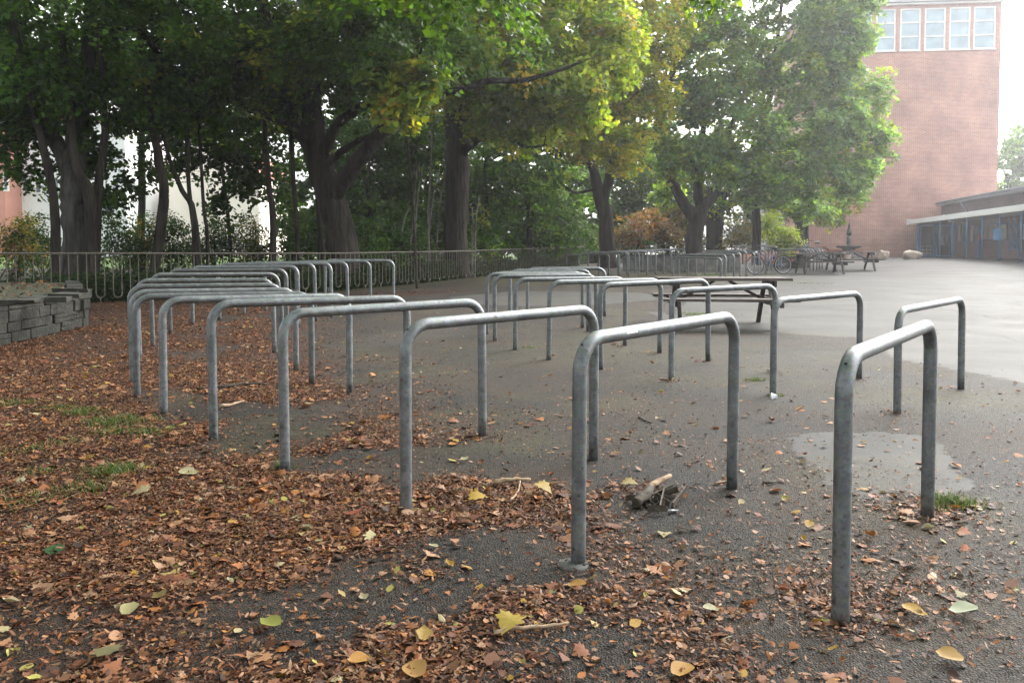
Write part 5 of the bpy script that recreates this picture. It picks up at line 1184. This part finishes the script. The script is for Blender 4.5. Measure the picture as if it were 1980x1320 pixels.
# individual leaves one can point at
def one_leaf(px, py, size, col, tpl, label, curl=1.8, tilt=.16, rot=None):
    size = size * .82
    p = gp(px, py); n_ = unit(np.array([[rng.normal(0, tilt), -abs(rng.normal(.05, tilt)), 1.]]))
    V, Fi, k = leaf_arrays(np.zeros((1, 3)), n_, np.array([size]), tpl, np.array([curl])); V = V - V.mean(0); V[:, 2] -= V[:, 2].min() - .016
    me = mesh_np('fallen_leaf', V, Fi, np.arange(0, len(Fi), 3), [M['litter']], col=np.tile((np.array(col) * .85 + np.array(col).mean() * .15) * .55, (len(V), 1)))
    tag(link('fallen_leaf', me, None, tuple(p)), label, 'leaf', 'single fallen leaves')
OV2 = tpl_oval(8, .18, .36); MP2 = tpl_maple()
for q in [(107, 1070, .12, (.035, .11, .03), OV2, 'fresh dark green leaf lying on the brown carpet', .6), (523, 1214, .10, (.34, .36, .05), OV2, 'yellow-green oval leaf lying among brown ones by the lower edge'), (683, 1004, .10, (.42, .10, .045), MP2, 'coral red maple leaf beside the third hoop foot'),
          (250, 1189, .10, (.45, .40, .17), OV2, 'pale yellow oval leaf on a bare dark spot'), (307, 1163, .09, (.34, .24, .05), OV2, 'olive yellow leaf propped among brown leaves'), (920, 968, .11, (.60, .38, .03), MP2, 'bright yellow lobed leaf in the drift behind the third hoop'),
          (803, 1308, .12, (.50, .27, .06), OV2, 'broad tan-orange leaf at the lower edge of the view'), (1318, 1308, .11, (.58, .30, .05), OV2, 'orange-yellow upright curled leaf at the lower edge'), (693, 1286, .085, (.55, .26, .03), OV2, 'small orange leaf on bare asphalt near the lower edge'),
          (1768, 1192, .10, (.55, .32, .02), OV2, 'golden leaf just past the foot of the closest hoop'), (1862, 1190, .12, (.50, .55, .36), OV2, 'whitish green pointed leaf on open asphalt'), (1836, 1280, .10, (.48, .27, .03), OV2, 'ochre leaf near the lower corner beyond the closest hoop'),
          (1565, 1022, .07, (.55, .32, .04), OV2, 'small orange-yellow leaf left of the closest hoop leg'), (1375, 1187, .07, (.48, .45, .24), OV2, 'pale round leaf on dark asphalt between the two front hoops'), (210, 1273, .10, (.26, .23, .10), MP2, 'large dull olive lobed leaf near the lower corner'),
          (275, 962, .11, (.46, .36, .18), MP2, 'large pale tan maple leaf on the brown carpet'), (365, 921, .13, (.48, .42, .22), OV2, 'long whitish leaf below the grass tufts'), (1050, 957, .11, (.5, .34, .06), MP2, 'yellow crumpled leaf near the pale stick'),
          (1214, 940, .10, (.46, .36, .12), MP2, 'flat yellow leaf beside the wood debris'), (897, 893, .09, (.55, .50, .30), OV2, 'cream leaf on asphalt behind the third hoop'), (882, 858, .06, (.62, .40, .02), OV2, 'tiny vivid yellow leaf below the fourth hoop'),
          (985, 1222, .11, (.5, .36, .03), MP2, 'curled yellow leaf in the litter before the second hoop'), (820, 1237, .09, (.52, .33, .06), OV2, 'folded yellow leaf pair on the litter edge'), (1115, 1140, .09, (.5, .25, .04), OV2, 'orange curled leaf below the foot of the sticker hoop')]:
    one_leaf(*q)
# ------------------------------------------------------------------ grass, sticks, debris
def tufts(spots, name, label):
    Vs, Fi, Cs, off = [], [], [], 0
    for (px, py, rad, n, hgt) in spots:
        n = int(n * (.35 if px < 320 else .8)); rad = rad * .8
        c = gp(px, py); X = c[0] + rng.normal(0, rad, n); Y = c[1] + rng.normal(0, rad * .8, n); Z = gz(X, Y)
        a = rng.random(n) * 6.28; ln = hgt * rng.uniform(.4, 1.2, n); le = rng.uniform(.3, 1.1, n); w = .0022
        dx, dy = np.cos(a), np.sin(a); B0 = np.stack([X, Y, Z], 1); D = np.stack([dx, dy, 0 * dx], 1); S = np.stack([-dy, dx, 0 * dx], 1) * w
        m_ = B0 + D * (ln * le * .35)[:, None] + np.array([0, 0, 1]) * (ln * .6)[:, None]; t_ = B0 + D * (ln * le)[:, None] + np.array([0, 0, 1]) * (ln * .8)[:, None]
        V = np.stack([B0 - S, B0 + S, m_ + S * .8, m_ - S * .8, t_], 1).reshape(-1, 3); f = np.array([(0, 1, 2), (0, 2, 3), (3, 2, 4)])
        Fi.append((f[None] + (np.arange(n) * 5)[:, None, None]).reshape(-1) + off); off += len(V); Vs.append(V); Cs.append(np.repeat(palette([(.06, .11, .025), (.09, .13, .035), (.13, .14, .05), (.05, .09, .02)], n), 5, 0))
    Fi = np.concatenate(Fi); tag(link(name, mesh_np(name, np.concatenate(Vs), Fi, np.arange(0, len(Fi), 3), [M['grass']], col=np.concatenate(Cs))), label, 'grass', kind='stuff')
tufts([(165, 800, .10, 700, .06), (230, 818, .16, 1500, .06), (215, 838, .08, 500, .05), (285, 838, .10, 500, .05), (222, 915, .10, 1100, .06), (165, 948, .09, 500, .05), (115, 790, .09, 400, .05), (30, 780, .12, 500, .05), (60, 870, .15, 500, .04), (30, 970, .14, 500, .04), (75, 915, .08, 250, .04), (130, 855, .10, 300, .04),
        (551, 906, .03, 120, .06), (1845, 975, .07, 500, .05), (1810, 985, .05, 150, .03), (1460, 735, .07, 200, .03), (1350, 608, .3, 700, .05), (1560, 548, .6, 0 + 300, .05), (1025, 672, .08, 120, .03), (1495, 530, .3, 200, .08), (1375, 532, .4, 500, .08), (1500, 765, .05, 100, .03)], 'grass', 'small grass tufts pushing through leaves and cracks')
def stick(pts, r, label, mat, name='stick'):
    P = np.array([gp(x, y) + [0, 0, h] for x, y, h in pts]); o = P[0].copy(); Ps, rs = smooth_line(P - o, np.array([r * (1.1 - .5 * i / (len(P) - 1)) for i in range(len(P))]), 4)
    Ps[1:-1] += rng.normal(0, r * .25, (len(Ps) - 2, 3)); tag(MB().tube(Ps, rs, 7, rough=.12).build(name, [mat], None, tuple(o)), label, 'stick', 'sticks on the ground')
stick([(955, 941, .03), (990, 938, .03), (1026, 936, .025)], .013, 'pale barkless stick on the leaf drift behind the third hoop', M['stick'])
stick([(985, 972, .012), (1000, 960, .02), (1006, 940, .03)], .006, 'thin twig leaning across the leaf drift', M['stick'])
stick([(425, 790, .02), (450, 785, .02), (472, 780, .02)], .013, 'short pale stick between the fifth and sixth hoops', M['stick'])
stick([(380, 755, .012), (430, 752, .02), (480, 746, .02), (520, 745, .012)], .014, 'long dark crooked branch lying behind the fifth hoop', M['stick_dark'])
stick([(955, 1234, .02), (1010, 1228, .025), (1060, 1222, .02), (1100, 1215, .02)], .007, 'slender dry twig near the lower edge', M['stick'])
stick([(873, 1012, .008), (905, 1017, .008), (932, 1018, .008)], .007, 'short black twig on bare asphalt behind the sticker hoop', M['stick_dark'])
stick([(1235, 808, .008), (1250, 816, .01), (1262, 820, .008)], .006, 'small dark twig behind the sticker hoop bar', M['stick_dark'])
stick([(1382, 938, .008), (1400, 934, .01), (1408, 930, .008)], .006, 'fine twig touching the far foot of the sticker hoop', M['stick'])
stick([(1475, 935, .008), (1490, 937, .012), (1500, 934, .008)], .007, 'fine dark twig beside the far foot of the sticker hoop', M['stick_dark'])
p = gp(1270, 972)
wd_ = empty('wood_debris', tuple(p), 'crumbled rotten wood and bark with torn paper on the asphalt', 'debris')
def dl(px, py, h=0): return gp(px, py) - p + np.array([0, 0, h])
m = MB(); m.tube(smooth_line([dl(1228, 985, .03), dl(1245, 975, .04), dl(1258, 962, .05)], [.034, .036, .026], 4)[0], np.interp(np.arange(9), [0, 4, 8], [.024, .028, .018]), 10, rough=.16); m.build('rotten_log', [M['stick_dark']], wd_)
m = MB(); Ps, rs = smooth_line([dl(1250, 955, .03), dl(1272, 946, .04), dl(1296, 938, .05)], [.012, .017, .012], 4); m.tube(Ps, rs, 8, rough=.12); m.build('branch', [M['stick']], wd_)
m = MB()
for (a, b) in (((1275, 990), (1283, 962)), ((1283, 962), (1310, 960)), ((1300, 985), (1326, 958)), ((1262, 968), (1300, 956))):
    m.beam(dl(*a, .02), dl(*b, .04), .03, .008, side=(.3, .2, 1))
for q in range(16):
    c = dl(1268 + rng.normal(0, 24), 974 + rng.normal(0, 11), rng.uniform(.004, .03)); a = rng.random() * 6.3; e = np.array([math.cos(a), math.sin(a), rng.normal(0, .25)]) * rng.uniform(.015, .05)
    m.beam(c - e, c + e, rng.uniform(.01, .03), .005, side=(.2, .3, 1) if q % 3 else (1, .3, .2))
m.build('bark', [M['stick_dark']], wd_)
m = MB(); m.box(dl(1302, 991, .012), (.05, .022, .004), 0, np.array([[.8, -.6, 0], [.55, .75, .35], [-.2, -.28, .93]]), .002); m.build('paper_scrap', [M['paper']], wd_)
m = MB(); m.box(dl(1050, 879, .006), (.035, .012, .006), 0, np.array([[.8, -.6, 0], [.6, .8, 0], [0, 0, 1]]), .001); o = m.build('paper_scrap', [M['paper']]); tag(o, 'tiny white scrap of paper on asphalt beside the third hoop', 'litter')
m = MB(); m.box((0, 0, .02), (.05, .04, .03), 0, None, .006); o = m.build('paper_scrap', [M['paper']], None, tuple(gp(1496, 770))); tag(o, 'crumpled white paper at the foot of the hoop by the table end', 'litter')

# ------------------------------------------------------------------ sky, sun, haze, camera
w = bpy.data.worlds.new('World'); SC.world = w; w.use_nodes = True; nt = w.node_tree
bg = nt.nodes['Background']; sky = nt.nodes.new('ShaderNodeTexSky'); sky.sky_type = 'NISHITA'; sky.sun_disc = False
SEL, SAZ = R(42), R(48)            # sun height, azimuth measured clockwise from +Y
sky.sun_elevation = SEL; sky.sun_rotation = SAZ; sky.air_density = 1.5; sky.dust_density = 5; sky.ozone_density = 1
hs = nt.nodes.new('ShaderNodeHueSaturation'); hs.inputs['Saturation'].default_value = .18; hs.inputs['Value'].default_value = 1.0
nt.links.new(sky.outputs[0], hs.inputs['Color']); nt.links.new(hs.outputs[0], bg.inputs['Color']); bg.inputs['Strength'].default_value = .15
sl = bpy.data.lights.new('sun', 'SUN'); sl.energy = 1.0; sl.angle = R(60); sl.color = (1, .96, .90)
so = bpy.data.objects.new('sun', sl); COL.objects.link(so)
dirv = Vector((math.sin(SAZ) * math.cos(SEL), math.cos(SAZ) * math.cos(SEL), math.sin(SEL)))
so.rotation_euler = dirv.to_track_quat('Z', 'Y').to_euler(); so.location = (20, 20, 40)
HAZE = 0.0013
if HAZE > 0:
    hm = bpy.data.materials.new('haze_air'); hm.use_nodes = True; hn = hm.node_tree; hn.nodes.remove(hn.nodes['Principled BSDF'])
    pv = hn.nodes.new('ShaderNodeVolumePrincipled'); pv.inputs['Density'].default_value = HAZE; pv.inputs['Color'].default_value = (.95, .96, 1, 1); pv.inputs['Anisotropy'].default_value = .7
    hn.links.new(pv.outputs[0], hn.nodes['Material Output'].inputs['Volume'])
    tag(MB().box((0, 270, 15), (560, 680, 38)).build('haze', [hm]), kind='stuff')
cam = bpy.data.cameras.new('camera'); co = bpy.data.objects.new('camera', cam); COL.objects.link(co); SC.camera = co
co.location = (0, 0, EYE); co.rotation_euler = (math.pi / 2 - TH, 0, 0)
cam.sensor_width = 36; cam.lens = F / PW * 36; cam.shift_y = -(PH / 2 - YC) / PW; cam.clip_start = .05; cam.clip_end = 2000
SC.view_settings.view_transform = 'Standard'; SC.view_settings.look = 'None'; SC.view_settings.gamma = 1; SC.view_settings.exposure = 2.18
SC.cycles.max_bounces = 6; SC.cycles.diffuse_bounces = 4; SC.cycles.glossy_bounces = 2; SC.cycles.transmission_bounces = 4; SC.cycles.use_denoising = True
SC.cycles.caustics_reflective = False; SC.cycles.caustics_refractive = False
